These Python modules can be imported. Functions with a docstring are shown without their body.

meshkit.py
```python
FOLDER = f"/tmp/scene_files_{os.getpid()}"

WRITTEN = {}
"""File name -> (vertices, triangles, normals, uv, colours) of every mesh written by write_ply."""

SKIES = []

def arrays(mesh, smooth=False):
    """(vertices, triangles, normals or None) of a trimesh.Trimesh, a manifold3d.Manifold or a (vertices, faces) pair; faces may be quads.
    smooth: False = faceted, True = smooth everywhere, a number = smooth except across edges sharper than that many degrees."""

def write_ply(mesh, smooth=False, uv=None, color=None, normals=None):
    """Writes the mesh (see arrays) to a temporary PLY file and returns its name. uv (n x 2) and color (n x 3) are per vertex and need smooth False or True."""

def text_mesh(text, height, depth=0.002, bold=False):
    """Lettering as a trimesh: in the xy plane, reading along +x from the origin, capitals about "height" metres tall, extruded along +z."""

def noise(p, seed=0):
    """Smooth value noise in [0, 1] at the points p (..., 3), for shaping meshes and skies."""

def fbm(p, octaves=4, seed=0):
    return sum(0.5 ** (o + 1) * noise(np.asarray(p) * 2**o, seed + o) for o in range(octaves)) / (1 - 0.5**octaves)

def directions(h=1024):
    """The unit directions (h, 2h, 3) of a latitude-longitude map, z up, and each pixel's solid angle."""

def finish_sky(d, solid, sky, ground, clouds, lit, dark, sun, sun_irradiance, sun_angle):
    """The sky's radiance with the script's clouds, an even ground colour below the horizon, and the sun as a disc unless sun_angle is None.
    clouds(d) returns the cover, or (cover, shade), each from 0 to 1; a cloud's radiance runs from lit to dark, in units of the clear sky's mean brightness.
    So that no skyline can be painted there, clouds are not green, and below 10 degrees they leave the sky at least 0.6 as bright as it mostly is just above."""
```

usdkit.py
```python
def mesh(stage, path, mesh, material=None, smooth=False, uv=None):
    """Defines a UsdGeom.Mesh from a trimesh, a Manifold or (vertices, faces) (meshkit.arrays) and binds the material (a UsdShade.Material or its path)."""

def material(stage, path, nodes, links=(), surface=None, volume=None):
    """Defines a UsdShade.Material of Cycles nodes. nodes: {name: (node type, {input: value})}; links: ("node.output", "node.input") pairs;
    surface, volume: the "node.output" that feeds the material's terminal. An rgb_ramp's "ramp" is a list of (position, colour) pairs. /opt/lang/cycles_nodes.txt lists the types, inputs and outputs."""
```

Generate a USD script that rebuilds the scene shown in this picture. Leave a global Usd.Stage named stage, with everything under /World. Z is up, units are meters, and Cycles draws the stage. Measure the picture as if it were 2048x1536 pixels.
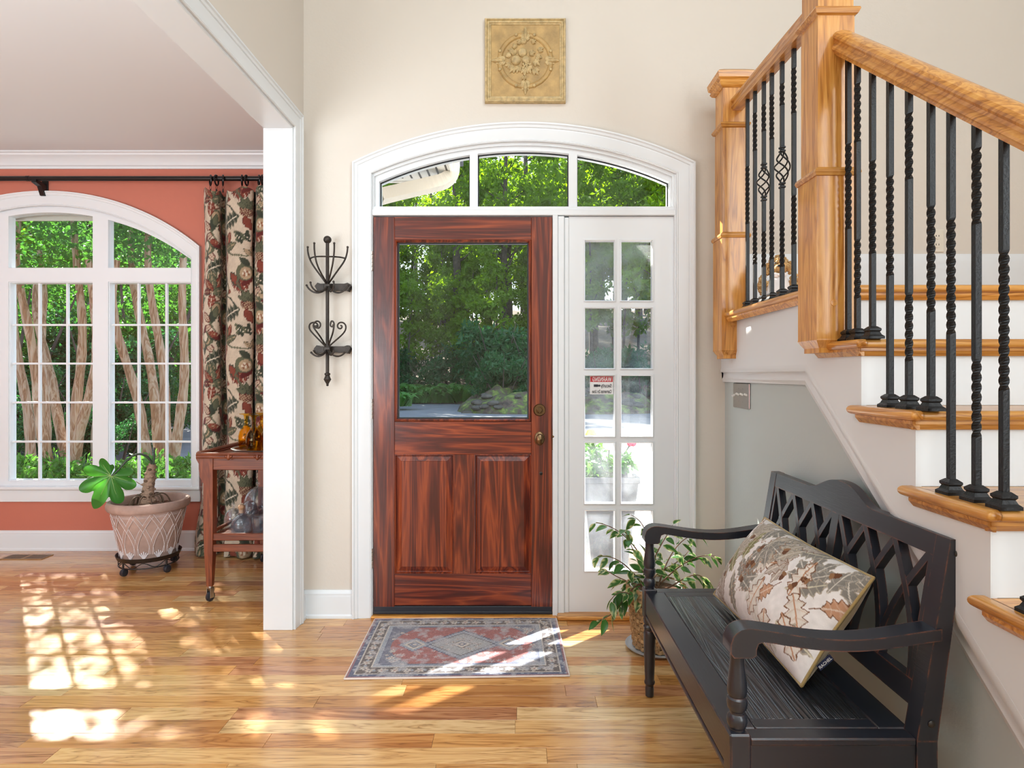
import math, random, re
import numpy as np, trimesh, usdkit, meshkit
from scipy.spatial import ConvexHull
from shapely.geometry import Polygon
from pxr import Usd, UsdGeom, UsdLux, UsdShade, Sdf, Gf, Vt
R = random.Random(7)
NR = np.random.default_rng(7)
stage = Usd.Stage.CreateInMemory()
UsdGeom.SetStageUpAxis(stage, 'Z')
UsdGeom.Xform.Define(stage, '/World')
UsdGeom.Scope.Define(stage, '/World/Looks')
# ---------------------------------------------------------------- camera (x right, y into the picture, z up; metres)
F, CX, CY, CAMZ = 1240.0, 1035.0, 749.0, 1.232
cam = UsdGeom.Camera.Define(stage, '/World/camera')
cam.AddTranslateOp().Set(Gf.Vec3d(0, 0, CAMZ)); cam.AddRotateXOp().Set(90)
cam.CreateHorizontalApertureAttr(36.0); cam.CreateVerticalApertureAttr(27.0)
cam.CreateFocalLengthAttr(F * 36 / 2048)
cam.CreateHorizontalApertureOffsetAttr((1024 - CX) * 36 / 2048)
cam.CreateVerticalApertureOffsetAttr((CY - 768) * 36 / 2048)
cam.CreateClippingRangeAttr(Gf.Vec2f(0.05, 500)); cam.CreateExposureAttr(0.22)
# ---------------------------------------------------------------- sky, sun, room lights
SUN_AZ, SUN_EL = math.radians(-40), math.radians(36)          # sun ahead of the house front, to the left
sun_dir = np.array([math.sin(SUN_AZ) * math.cos(SUN_EL), math.cos(SUN_AZ) * math.cos(SUN_EL), math.sin(SUN_EL)])
def aim(prim, pos, d):
    z = -np.asarray(d, float); z /= np.linalg.norm(z)
    x = np.cross([0, 0, 1.0], z) if abs(z[2]) < .99 else np.array([1.0, 0, 0]); x /= np.linalg.norm(x); y = np.cross(z, x)
    m = np.eye(4); m[0, :3], m[1, :3], m[2, :3], m[3, :3] = x, y, z, pos
    UsdGeom.Xformable(prim).AddTransformOp().Set(Gf.Matrix4d(m.tolist()))
dome = UsdLux.DomeLight.Define(stage, '/World/sky_dome'); dome.CreateIntensityAttr(1.0)
sky = usdkit.material(stage, '/World/Looks/sky', {
    't': ('texture_coordinate', {}), 's': ('separate_xyz', {}),
    'r': ('rgb_ramp', {'ramp': [(0.0, (.16, .17, .15)), (.49, (.16, .17, .15)), (.51, (.95, .97, 1.0)), (.62, (.72, .84, 1.0)), (1.0, (.42, .6, .95))]}),
    'm': ('map_range', {'from_min': -1.0, 'from_max': 1.0}), 'b': ('background_shader', {'strength': 2.0})},
    [('t.generated', 's.vector'), ('s.z', 'm.value'), ('m.result', 'r.fac'), ('r.color', 'b.color')], surface='b.background')
UsdShade.MaterialBindingAPI.Apply(dome.GetPrim()).Bind(sky)
sun = UsdLux.DistantLight.Define(stage, '/World/sun'); sun.CreateAngleAttr(.53); sun.CreateIntensityAttr(6.0); sun.CreateNormalizeAttr(True); sun.CreateColorAttr(Gf.Vec3f(1, .93, .82)); aim(sun, (0, 0, 0), -sun_dir)
def rect(name, pos, d, w, h, power, col=(1, 1, 1)):
    l = UsdLux.RectLight.Define(stage, '/World/' + name); l.CreateWidthAttr(w); l.CreateHeightAttr(h); l.CreateIntensityAttr(power); l.CreateColorAttr(Gf.Vec3f(*col)); aim(l, pos, d)
rect('foyer_ceiling_light', (0.9, -.6, 5.36), (0, .12, -1), 3.4, 4.6, 4.0, (.86, .95, 1.0))
rect('hall_window_light', (2.98, -2.0, 2.4), (-1, .25, -.05), 2.6, 3.6, 8.0, (.86, .95, 1.0))
rect('dining_back_window_light', (-3.3, -3.9, 1.5), (0, 1, .12), 3.4, 2.0, 5.0, (.82, .93, 1.0))
rect('dining_uplight', (-2.8, -.7, 1.15), (0, .25, 1), 2.4, 3.3, 6.0, (.86, .95, 1.0))
glint = UsdLux.SphereLight.Define(stage, '/World/window_glint'); glint.CreateRadiusAttr(.14); glint.CreateIntensityAttr(60000.0)   # sun thrown back by an upstairs window across the drive
aim(glint, (8.4, 9.98, 9.8), (.60 - 8.4, 3.16 - 9.98, .46 - 9.8)); sh = UsdLux.ShapingAPI.Apply(glint.GetPrim()); sh.CreateShapingConeAngleAttr(2.1); sh.CreateShapingConeSoftnessAttr(.1)
# ---------------------------------------------------------------- helpers
COUNT = {}
def numbered(parent, name):
    k = (str(parent), name); n = COUNT.get(k, -1) + 1; COUNT[k] = n
    return f'{parent}/{name}' if n == 0 else f'{parent}/{name}_{n:03d}'
def tag(p, label=None, cat=None, group=None, kind=None):
    for k, v in (('label', label), ('category', cat), ('group', group), ('kind', kind)):
        if v: p.SetCustomDataByKey(k, v)
    return p
def thing(name, label=None, cat=None, group=None, kind=None, loc=None, rotz=0, scale=None):
    x = UsdGeom.Xform.Define(stage, numbered('/World', name))
    if loc is not None: x.AddTranslateOp().Set(Gf.Vec3d(*map(float, loc)))
    if rotz: x.AddRotateZOp().Set(rotz)
    if scale: x.AddScaleOp().Set(Gf.Vec3f(scale, scale, scale))
    return tag(x.GetPrim(), label, cat, group, kind)
def obj(name, mesh, mat, parent=None, label=None, cat=None, group=None, kind=None, smooth=35, paint=None):
    path = numbered(parent.GetPath() if parent is not None else '/World', name)
    m = usdkit.mesh(stage, path, mesh, M(mat), smooth=True if paint is not None else smooth)
    if paint is not None:
        UsdGeom.PrimvarsAPI(m).CreatePrimvar('paint', Sdf.ValueTypeNames.Color3fArray, 'vertex').Set(Vt.Vec3fArray.FromNumpy(np.asarray(paint, np.float32)))
    return tag(m.GetPrim(), label, cat, group, kind)
def dup(root, loc, rotz=0, label=None, group=None, scale=None):
    was = root.GetCustomData()
    base = re.sub(r'_\d{3}$', '', root.GetName())
    r = thing(base, label or was.get('label'), was.get('category'), group or was.get('group'), was.get('kind'), loc, rotz, scale)
    r.GetReferences().AddInternalReference(root.GetPath()); r.SetInstanceable(True)
    return r
def at(px, py, D): return np.array([(px - CX) * D / F, D, CAMZ - (py - CY) * D / F])
def join(*ms):
    ms = [m for m in ms if m is not None]; v, f, n = [], [], 0
    for m in ms:
        a, b, _ = meshkit.arrays(m); v.append(a); f.append(b + n); n += len(a)
    return np.vstack(v), np.vstack(f)
_h = ConvexHull(np.array([[sx * a, sy * b, sz * c] for sx in (-1, 1) for sy in (-1, 1) for sz in (-1, 1) for a, b, c in ((3, 2, 1.5), (2.5, 2.5, 1.5), (2.5, 2, 2))]))
_hf = np.array([t if np.dot(np.cross(_h.points[t[1]] - _h.points[t[0]], _h.points[t[2]] - _h.points[t[0]]), e[:3]) > 0 else t[::-1] for t, e in zip(_h.simplices, _h.equations)])
_hs = np.array([[sx, sy, sz] for sx in (-1, 1) for sy in (-1, 1) for sz in (-1, 1) for _ in range(3)], float)
_hi = np.array([[0, 1, 1], [1, 0, 1], [1, 1, 0]] * 8, float)
def box(x0, x1, y0, y1, z0, z1, c=.002):
    """a box with chamfered edges"""
    lo, hi = np.array([x0, y0, z0], float), np.array([x1, y1, z1], float)
    c = min(c, .45 * (hi - lo).min())
    return (lo + hi) / 2 + _hs * ((hi - lo) / 2 - c * _hi), _hf
def hexa(p):
    """box from 8 corners: 4 bottom (ccw from above) then 4 top"""
    f = [[0, 3, 2, 1], [4, 5, 6, 7], [0, 1, 5, 4], [1, 2, 6, 5], [2, 3, 7, 6], [3, 0, 4, 7]]
    return np.asarray(p, float), np.array(f)
def prism(poly, plane, a, b):
    """extrude a 2-D polygon: plane 'xz' along y from a to b, 'yz' along x, 'xy' along z"""
    if not isinstance(poly, Polygon): poly = Polygon(poly)
    m = trimesh.creation.extrude_polygon(poly.buffer(0), b - a, engine='earcut'); v = np.array(m.vertices); f = np.array(m.faces)
    if plane == 'xz': return np.c_[v[:, 0], a + v[:, 2], v[:, 1]], f[:, ::-1]
    if plane == 'yz': return np.c_[a + v[:, 2], v[:, 0], v[:, 1]], f
    return np.c_[v[:, 0], v[:, 1], a + v[:, 2]], f
def loft(rings, cap=True, closed=True):
    """rings: (n,k,3) -> tube mesh"""
    r = np.asarray(rings, float); n, k = r.shape[:2]; v = r.reshape(-1, 3); f = []
    kk = k if closed else k - 1
    i, j = np.meshgrid(np.arange(n - 1), np.arange(kk), indexing='ij'); j2 = (j + 1) % k
    a, b, c, d = i * k + j, i * k + j2, (i + 1) * k + j2, (i + 1) * k + j
    f = np.concatenate([np.stack([a, b, c], -1).reshape(-1, 3), np.stack([a, c, d], -1).reshape(-1, 3)])
    if cap and closed:
        e = [[0, t + 1, t] for t in range(1, k - 1)]; o = (n - 1) * k; e += [[o, o + t, o + t + 1] for t in range(1, k - 1)]
        f = np.vstack([f, e])
    m = trimesh.Trimesh(v, f, process=False)
    if closed and m.volume < 0: f = f[:, ::-1]
    return v, f
def lathe(prof, c=(0, 0, 0), n=24):
    """prof: (r, z) list from the bottom up"""
    t = np.arange(n) / n * 2 * np.pi; c = np.asarray(c, float)
    return loft([np.c_[c[0] + max(r, 1e-5) * np.cos(t), c[1] + max(r, 1e-5) * np.sin(t), np.full(n, c[2] + z)] for r, z in prof])
def frames(p):
    p = np.asarray(p, float); t = np.gradient(p, axis=0); t /= np.maximum(np.linalg.norm(t, axis=1, keepdims=True), 1e-12)
    u = np.cross(t[0], [0, 0, 1.0]); u = np.cross(t[0], [0, 1.0, 0]) if np.linalg.norm(u) < .1 else u; out = []
    for k in t:
        u = u - k * np.dot(u, k); u /= np.linalg.norm(u); out.append((u.copy(), np.cross(k, u)))
    return p, out
def tube(p, r, n=8, cap=True):
    p, fr = frames(p); r = np.broadcast_to(r, len(p)); a = np.arange(n) / n * 2 * np.pi
    return loft([q + s * (np.cos(a)[:, None] * u + np.sin(a)[:, None] * w) for q, s, (u, w) in zip(p, r, fr)], cap)
def curve(pts, n=24):
    from scipy.interpolate import CubicSpline
    pts = np.asarray(pts, float); d = np.r_[0, np.cumsum(np.linalg.norm(np.diff(pts, axis=0), axis=1))]
    return CubicSpline(d, pts)(np.linspace(0, d[-1], n))
def sweep(path, sec, up=(0, 0, 1), cap=True):
    """sweep a 2-D section (side, up) along a path"""
    p = np.asarray(path, float); t = np.gradient(p, axis=0); t /= np.linalg.norm(t, axis=1, keepdims=True); up = np.asarray(up, float); out = []
    sec = np.asarray(sec, float); sec = sec if sec.ndim == 3 else np.broadcast_to(sec, (len(p),) + sec.shape)
    for q, k, s in zip(p, t, sec):
        e = np.cross(k, up); e /= np.linalg.norm(e); w = np.cross(e, k); out.append(q + s[:, :1] * e + s[:, 1:] * w)
    return loft(out, cap)
def mould(inner, outer, prof, n):
    """moulding between two polylines of equal length: prof of (t across, height along n)"""
    a, b, n = np.asarray(inner, float), np.asarray(outer, float), np.asarray(n, float)
    return loft([[p + (q - p) * t + n * h for t, h in prof] for p, q in zip(a, b)])
def sphere(c, r, sub=2, s=(1, 1, 1)):
    m = trimesh.creation.icosphere(subdivisions=sub, radius=1.0); return np.array(m.vertices) * r * np.asarray(s) + np.asarray(c, float), np.array(m.faces)
def xf(m, R3=None, t=(0, 0, 0)):
    v, f = m[0], m[1]; v = v if R3 is None else v @ np.asarray(R3, float).T
    return v + np.asarray(t, float), f
def rot(axis, deg): return trimesh.transformations.rotation_matrix(math.radians(deg), axis)[:3, :3]
def grid(nu, nv):
    i, j = np.meshgrid(np.arange(nu - 1), np.arange(nv - 1), indexing='ij'); a = i * nv + j
    return np.concatenate([np.stack([a, a + nv, a + nv + 1], -1).reshape(-1, 3), np.stack([a, a + nv + 1, a + 1], -1).reshape(-1, 3)])
def arc3(x0, z0, zp, x1, n=40):
    """arc through (x0,z0), the peak zp at the middle and (x1,z0)"""
    h, s = (x1 - x0) / 2, zp - z0; r = (h * h + s * s) / (2 * s); t = math.asin(h / r); a = np.linspace(-t, t, n)
    return np.c_[(x0 + x1) / 2 + r * np.sin(a), zp - r + r * np.cos(a)]
# ---------------------------------------------------------------- materials
MATS, DEFS = {}, {}
def M(name):
    if not isinstance(name, str): return name
    if name not in MATS: MATS[name] = DEFS[name]('/World/Looks/' + name)
    return MATS[name]
def plain(col, rough=.5, metal=0., bump=0, bs=60, vary=0, coat=0, spec=.5, vs=6, **kw):
    def make(path):
        n = {'p': ('principled_bsdf', {'base_color': col, 'roughness': rough, 'metallic': metal, 'coat_weight': coat, 'specular_ior_level': spec, **kw})}; l = []
        if bump or vary: n['g'] = ('geometry', {})
        if bump:
            n['n'] = ('noise_texture', {'scale': bs, 'detail': 4}); n['b'] = ('bump', {'strength': bump, 'distance': .004}); l += [('g.position', 'n.vector'), ('n.fac', 'b.height'), ('b.normal', 'p.normal')]
        if vary:
            n['v'] = ('noise_texture', {'scale': vs, 'detail': 5, 'roughness': .6}); n['r'] = ('rgb_ramp', {'ramp': [(.3, [c * (1 - vary) for c in col]), (.7, [min(1, c * (1 + vary)) for c in col])]})
            l += [('g.position', 'v.vector'), ('v.fac', 'r.fac'), ('r.color', 'p.base_color')]
        return usdkit.material(stage, path, n, l, surface='p.BSDF')
    return make
def wood(ramp, along='x', fine=60, stretch=14, rough=.35, coat=.0, seed=0, bump=.12, big=2.2, dist=1.2, tone=.16, knots=False, emph=.5):
    """grain that runs along one axis; tone varies from piece to piece"""
    def make(path):
        k = 'xyz'.index(along); sc = [fine / 6] * 3; sc[k] = fine / 6 / stretch; s2 = [fine] * 3; s2[k] = fine / stretch / 1.6
        n = {'g': ('geometry', {}), 'o': ('object_info', {}), 'k': ('math', {'math_type': 'multiply', 'value2': 91.0}), 'cx': ('combine_xyz', {}), 'va': ('vector_math', {'math_type': 'add'}),
             'm1': ('mapping', {'scale': sc, 'location': (seed * 3.1, seed * 1.7, seed)}), 'm2': ('mapping', {'scale': s2}),
             'n1': ('noise_texture', {'scale': big, 'detail': 3, 'roughness': .55, 'distortion': dist}), 'n2': ('noise_texture', {'scale': 1.6, 'detail': 5, 'roughness': .65}),
             'w': ('math', {'math_type': 'multiply', 'value2': 9.0}), 'pp': ('math', {'math_type': 'pingpong', 'value2': 1.0}), 'mx': ('mix_float', {'fac': emph}),
             'r': ('rgb_ramp', {'ramp': ramp}), 'h': ('hsv', {}), 'hv': ('map_range', {'from_min': 0, 'from_max': 1, 'to_min': 1 - tone, 'to_max': 1 + tone}),
             'b': ('bump', {'strength': bump, 'distance': .002}), 'p': ('principled_bsdf', {'roughness': rough, 'coat_weight': coat, 'coat_roughness': .16})}
        l = [('o.random', 'k.value1'), ('k.value', 'cx.x'), ('k.value', 'cx.y'), ('k.value', 'cx.z'), ('g.position', 'va.vector1'), ('cx.vector', 'va.vector2'), ('va.vector', 'm1.vector'), ('va.vector', 'm2.vector'),
             ('m1.vector', 'n1.vector'), ('m2.vector', 'n2.vector'), ('n1.fac', 'w.value1'), ('w.value', 'pp.value1'), ('pp.value', 'mx.a'), ('n2.fac', 'mx.b'), ('mx.result', 'r.fac'), ('o.random', 'hv.value'), ('hv.result', 'h.value'), ('r.color', 'h.color'),
             ('h.color', 'p.base_color'), ('n2.fac', 'b.height'), ('b.normal', 'p.normal')]
        return usdkit.material(stage, path, n, l, surface='p.BSDF')
    return make
def painted(rough=.8, sheen=0., bump=.3, bs=350):
    def make(path):
        n = {'a': ('attribute', {'attribute': 'paint'}), 'g': ('geometry', {}), 'n': ('noise_texture', {'scale': bs, 'detail': 2}), 'b': ('bump', {'strength': bump, 'distance': .002}), 'p': ('principled_bsdf', {'roughness': rough, 'sheen_weight': sheen, 'specular_ior_level': .25})}
        return usdkit.material(stage, path, n, [('a.color', 'p.base_color'), ('g.position', 'n.vector'), ('n.fac', 'b.height'), ('b.normal', 'p.normal')], surface='p.BSDF')
    return make
def pane_glass(tint=(.97, .985, .98), rough=.0, ior=1.3, dust=0):
    def make(path):
        if dust: return usdkit.material(stage, path, {'t': ('transparent_bsdf', {'color': tint}), 'd': ('translucent_bsdf', {'color': (.9, .95, 1)}), 'g': ('geometry', {}), 'n': ('noise_texture', {'scale': 5, 'detail': 4, 'distortion': 1}), 'r': ('map_range', {'from_min': .35, 'from_max': .75, 'to_min': dust * .4, 'to_max': dust * 2}), 'gl': ('glossy_bsdf', {'roughness': .02}), 'm': ('mix_closure', {}), 'm2': ('mix_closure', {'fac': .045})}, [('g.position', 'n.vector'), ('n.fac', 'r.value'), ('r.result', 'm.fac'), ('t.BSDF', 'm.closure1'), ('d.BSDF', 'm.closure2'), ('m.closure', 'm2.closure1'), ('gl.BSDF', 'm2.closure2')], surface='m2.closure')
        return usdkit.material(stage, path, {'t': ('transparent_bsdf', {'color': tint}), 'g': ('glossy_bsdf', {'roughness': rough, 'color': (1, 1, 1)}), 'gm': ('geometry', {}), 'io': ('math', {'math_type': 'multiply_add', 'value2': 1 / ior - ior, 'value3': ior}), 'f': ('fresnel', {}), 'm': ('mix_closure', {})},
                               [('gm.backfacing', 'io.value1'), ('io.value', 'f.IOR'), ('f.fac', 'm.fac'), ('t.BSDF', 'm.closure1'), ('g.BSDF', 'm.closure2')], surface='m.closure')
    return make
def leafy(cols, trans=.45, rough=.45, spec=.4):
    def make(path):
        n = {'o': ('geometry', {}), 'r': ('rgb_ramp', {'ramp': cols}), 'p': ('principled_bsdf', {'roughness': rough, 'specular_ior_level': spec}), 't': ('translucent_bsdf', {}), 'm': ('mix_closure', {'fac': trans}), 'h': ('hsv', {'hue': .49, 'saturation': 1.12, 'value': 1.65})}
        return usdkit.material(stage, path, n, [('o.random_per_island', 'r.fac'), ('r.color', 'p.base_color'), ('r.color', 'h.color'), ('h.color', 't.color'), ('p.BSDF', 'm.closure1'), ('t.BSDF', 'm.closure2')], surface='m.closure')
    return make
OAK = [(.12, (.27, .095, .017)), (.35, (.50, .205, .038)), (.6, (.63, .29, .06)), (.9, (.71, .375, .10))]
DEFS.update(
    wall_beige=plain((.66, .605, .54), .75, bump=.12, bs=90), wall_salmon=plain((.53, .165, .11), .7, bump=.12, bs=90), wall_grey=plain((.49, .545, .54), .7, bump=.12, bs=90),
    white_trim=plain((.735, .765, .79), .32), white_ceiling=plain((.77, .81, .84), .85), white_panel=plain((.735, .765, .79), .45), white_vinyl=plain((.75, .78, .81), .35),
    oak_z=wood(OAK, 'z', rough=.3, coat=.3), oak_x=wood(OAK, 'x', rough=.3, coat=.3), oak_y=wood(OAK, 'y', rough=.28, coat=.35),
    iron=plain((.012, .013, .015), .38, metal=.2, bump=.25, bs=160, spec=.4), glass=pane_glass(), dusty_glass=pane_glass(dust=.03), subfloor=plain((.3, .18, .08), .6))
for k, c in enumerate([((.47, .225, .075), (.60, .315, .115), (.68, .39, .165)), ((.40, .165, .055), (.52, .24, .085), (.59, .30, .12)), ((.55, .31, .135), (.67, .41, .19), (.74, .49, .26)), ((.36, .15, .075), (.48, .225, .115), (.58, .31, .175)), ((.58, .37, .19), (.70, .49, .28), (.78, .57, .35))]):
    DEFS[f'floor_oak_{k}'] = wood([(q, [x * w for x, w in zip(t, (1.02, .97, .80))]) for q, t in ((.10, [x * .3 for x in c[0]]), (.17, [x * .62 for x in c[0]]), (.27, c[0]), (.5, c[1]), (.85, c[2]))], 'x', fine=52, stretch=11, rough=.24, coat=.6, seed=k, bump=.06, tone=.1, dist=1.6, emph=.42)
DOOR = [(.05, (.035, .0055, .0035)), (.35, (.085, .012, .006)), (.58, (.16, .025, .009)), (.78, (.27, .05, .014)), (.95, (.50, .125, .034))]
for ax in 'xz': DEFS['door_wood_' + ax] = wood(DOOR, ax, fine=70, stretch=17, rough=.3, coat=.25, bump=.2, big=.95, dist=1.3, tone=.1, emph=.45)
WHITE = 'white_trim'
# ---------------------------------------------------------------- floor: boards run left to right
floor = thing('floor', 'honey oak floorboards running left to right through both rooms', kind='structure')
obj('subfloor', box(-5.4, 3.05, -4.0, 4.42, -.06, -.016), 'subfloor', floor)
W = .0826; rest = {k: [] for k in range(5)}; nplank = 0
row = 0; y = 4.36
while y > -3.9:
    y1, y0 = y, y - W; x = -5.4 + R.uniform(-.8, 0); xe = 1.05 if y0 < 3.2 else -1.12
    while x < xe:
        L = R.choice([.45, .6, .75, .9, 1.2, 1.5]) * R.uniform(.85, 1.15); a, b = max(x, -5.4), min(x + L, xe); x += L
        if b - a < .03: continue
        k = R.choice([0, 0, 0, 1, 1, 2, 2, 3, 4]); top = -R.uniform(0, .0006)
        seen = y1 > 1.85 and b > -.84 * y1 - .05 and a < .30 * y1 + .25 and not (b < -1.25 and y1 < -(b) / .84)
        if seen and nplank < 300:
            obj('plank', box(a + .0004, b - .0004, y0 + .0004, y1 - .0004, -.016, top, .0005), f'floor_oak_{k}', floor, smooth=False); nplank += 1
        else: rest[k].append(box(a + .0004, b - .0004, y0 + .0004, y1 - .0004, -.016, top, .0005))
    y = y0
for k, ms in rest.items():
    if ms: obj('floorboards', join(*ms), f'floor_oak_{k}', floor, kind='stuff', smooth=False)
print('planks', nplank)
# ---------------------------------------------------------------- walls and ceilings
def struct(name, mesh, mat, label, parent=None, smooth=35): return obj(name, mesh, mat, parent, label, kind=None if parent else 'structure', smooth=smooth)
FW = 3.15                                                          # the front wall's inner face
arch_in = arc3(-.739, 2.251, 2.413, .805)
hole = [(-.739, -.1)] + [tuple(p) for p in arch_in] + [(.805, -.1)]
struct('wall_front', join(prism(Polygon([(-1.0865, 0), (3.05, 0), (3.05, 5.4), (-1.0865, 5.4)]).difference(Polygon(hole)), 'xz', FW, FW + .15)), 'wall_beige', 'beige front wall around the arched doorway', smooth=False)
struct('wall_left', prism(Polygon([(-4, 0), (.35, 0), (.35, 2.43), (2.995, 2.43), (2.995, 0), (FW + .15, 0), (FW + .15, 5.4), (-4, 5.4)]), 'yz', -1.217, -1.0865), 'wall_beige', 'beige wall above the wide cased opening to the dining room', smooth=False)
struct('wall_back', box(-5.4, 3.05, -4.15, -4.0, 0, 5.4), 'wall_beige', 'beige wall behind the viewer')
struct('wall_right', box(3.05, 3.2, -4.0, FW, 0, 5.4), 'wall_beige', 'beige wall beyond the stairs')
struct('wall_stair', prism([(.3, 0), (FW, 0), (FW, 1.25), (2.2, 1.25), (.55, 0)], 'yz', 1.054, 1.12), 'wall_grey', 'sage grey wall under the stairs')
struct('ceiling', join(box(-1.0865, 3.05, -4, FW, 5.4, 5.5), box(-5.4, -1.217, -4.0, 4.35, 2.775, 2.9)), 'white_ceiling', 'flat white ceiling of the dining room', smooth=False)
DW = 4.35                                                          # the dining room's front wall
S2 = F / DW
WCX = (98 - CX) / S2                                               # centre of the triple window
def wx(px): return (px - CX) / S2
def wz(py): return CAMZ - (py - CY) / S2
half = wx(392) - WCX
warch = arc3(WCX - half, wz(498), wz(393), WCX + half)
whole = [(WCX - half, wz(990))] + [tuple(p) for p in warch] + [(WCX + half, wz(990))]
struct('wall_dining', prism(Polygon([(-5.4, 0), (-1.217, 0), (-1.217, 2.775), (-5.4, 2.775)]).difference(Polygon(whole)), 'xz', DW, DW + .15), 'wall_salmon', 'salmon red dining room wall around the arched window', smooth=False)
struct('wall_dining_right', box(-1.217, -1.0865, FW + .15, DW + .15, 0, 2.9), 'wall_salmon', 'end wall of the dining room behind the curtain')
struct('wall_dining_left', box(-5.55, -5.4, -4, DW + .15, 0, 2.9), 'wall_salmon', 'far left dining room wall')
# baseboards and crown
def strip(prof, p0, p1, out):
    """straight moulding; prof of (out, up); out = unit vector away from the wall"""
    out = np.asarray(out, float)
    return loft([[np.asarray(p, float) + out * a + np.array([0, 0, b]) for a, b in prof] for p in (p0, p1)])
BASE = [(0, 0), (.022, 0), (.022, .012), (.016, .02), (.015, .105), (.012, .112), (.013, .122), (.007, .132), (.005, .139), (0, .139)]
struct('baseboard_front', join(strip(BASE, (-1.0865, FW, 0), (-.833, FW, 0), (0, -1, 0)), strip(BASE, (-1.0865, FW, 0), (-1.0865, 3.074, 0), (1, 0, 0))), WHITE, 'white baseboard left of the front door')
struct('baseboard_right', strip(BASE, (.897, FW, 0), (1.054, FW, 0), (0, -1, 0)), WHITE, 'white baseboard right of the sidelight')
struct('baseboard_dining', strip(BASE, (-5.4, DW, 0), (-1.217, DW, 0), (0, -1, 0)), WHITE, 'white baseboard under the arched window')
CROWN = [(0, 0), (.012, 0), (.014, .016), (.024, .02), (.03, .04), (.048, .065), (.068, .078), (.072, .09), (.084, .094), (.084, .103), (0, .103)]
struct('trim_1', join(strip(CROWN, (-5.4, DW, 2.672), (-1.217, DW, 2.672), (0, -1, 0))), WHITE, 'white crown moulding over the salmon wall')
# casing of the wide opening (foyer side), jamb and head lining
CAS = [(0, 0), (0, .012), (.05, .015), (.1, .012), (.14, .013), (.62, .018), (.7, .016), (.74, .02), (.86, .022), (.92, .027), (1, .027), (1, 0)]
cin = [(-1.0865, .35, 0), (-1.0865, .35, 2.43), (-1.0865, 2.995, 2.43), (-1.0865, 2.995, 0)]
cout = [(-1.0865, .27, 0), (-1.0865, .27, 2.515), (-1.0865, 3.076, 2.515), (-1.0865, 3.076, 0)]
struct('trim_2', mould(cin, cout, CAS, (1, 0, 0)), WHITE, 'white casing around the wide opening to the dining room', smooth=25)
struct('trim_3', join(box(-1.225, -1.083, 2.985, 2.997, 0, 2.43), box(-1.225, -1.083, .35, 2.985, 2.418, 2.432), box(-1.225, -1.083, .348, .36, 0, 2.43)), WHITE, 'white lining boards inside the wide opening')
# arched casing around the front door
ain = [(-.739, FW, 0)] + [(p[0], FW, p[1]) for p in arch_in] + [(.805, FW, 0)]
ao = arc3(-.833, 2.304, 2.505, .897)
aout = [(-.833, FW, 0)] + [(p[0], FW, p[1]) for p in ao] + [(.897, FW, 0)]
struct('trim_4', mould(ain, aout, [(t, h * 1.1) for t, h in CAS], (0, -1, 0)), WHITE, 'white arched casing around the front door and its sidelight', smooth=25)
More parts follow.
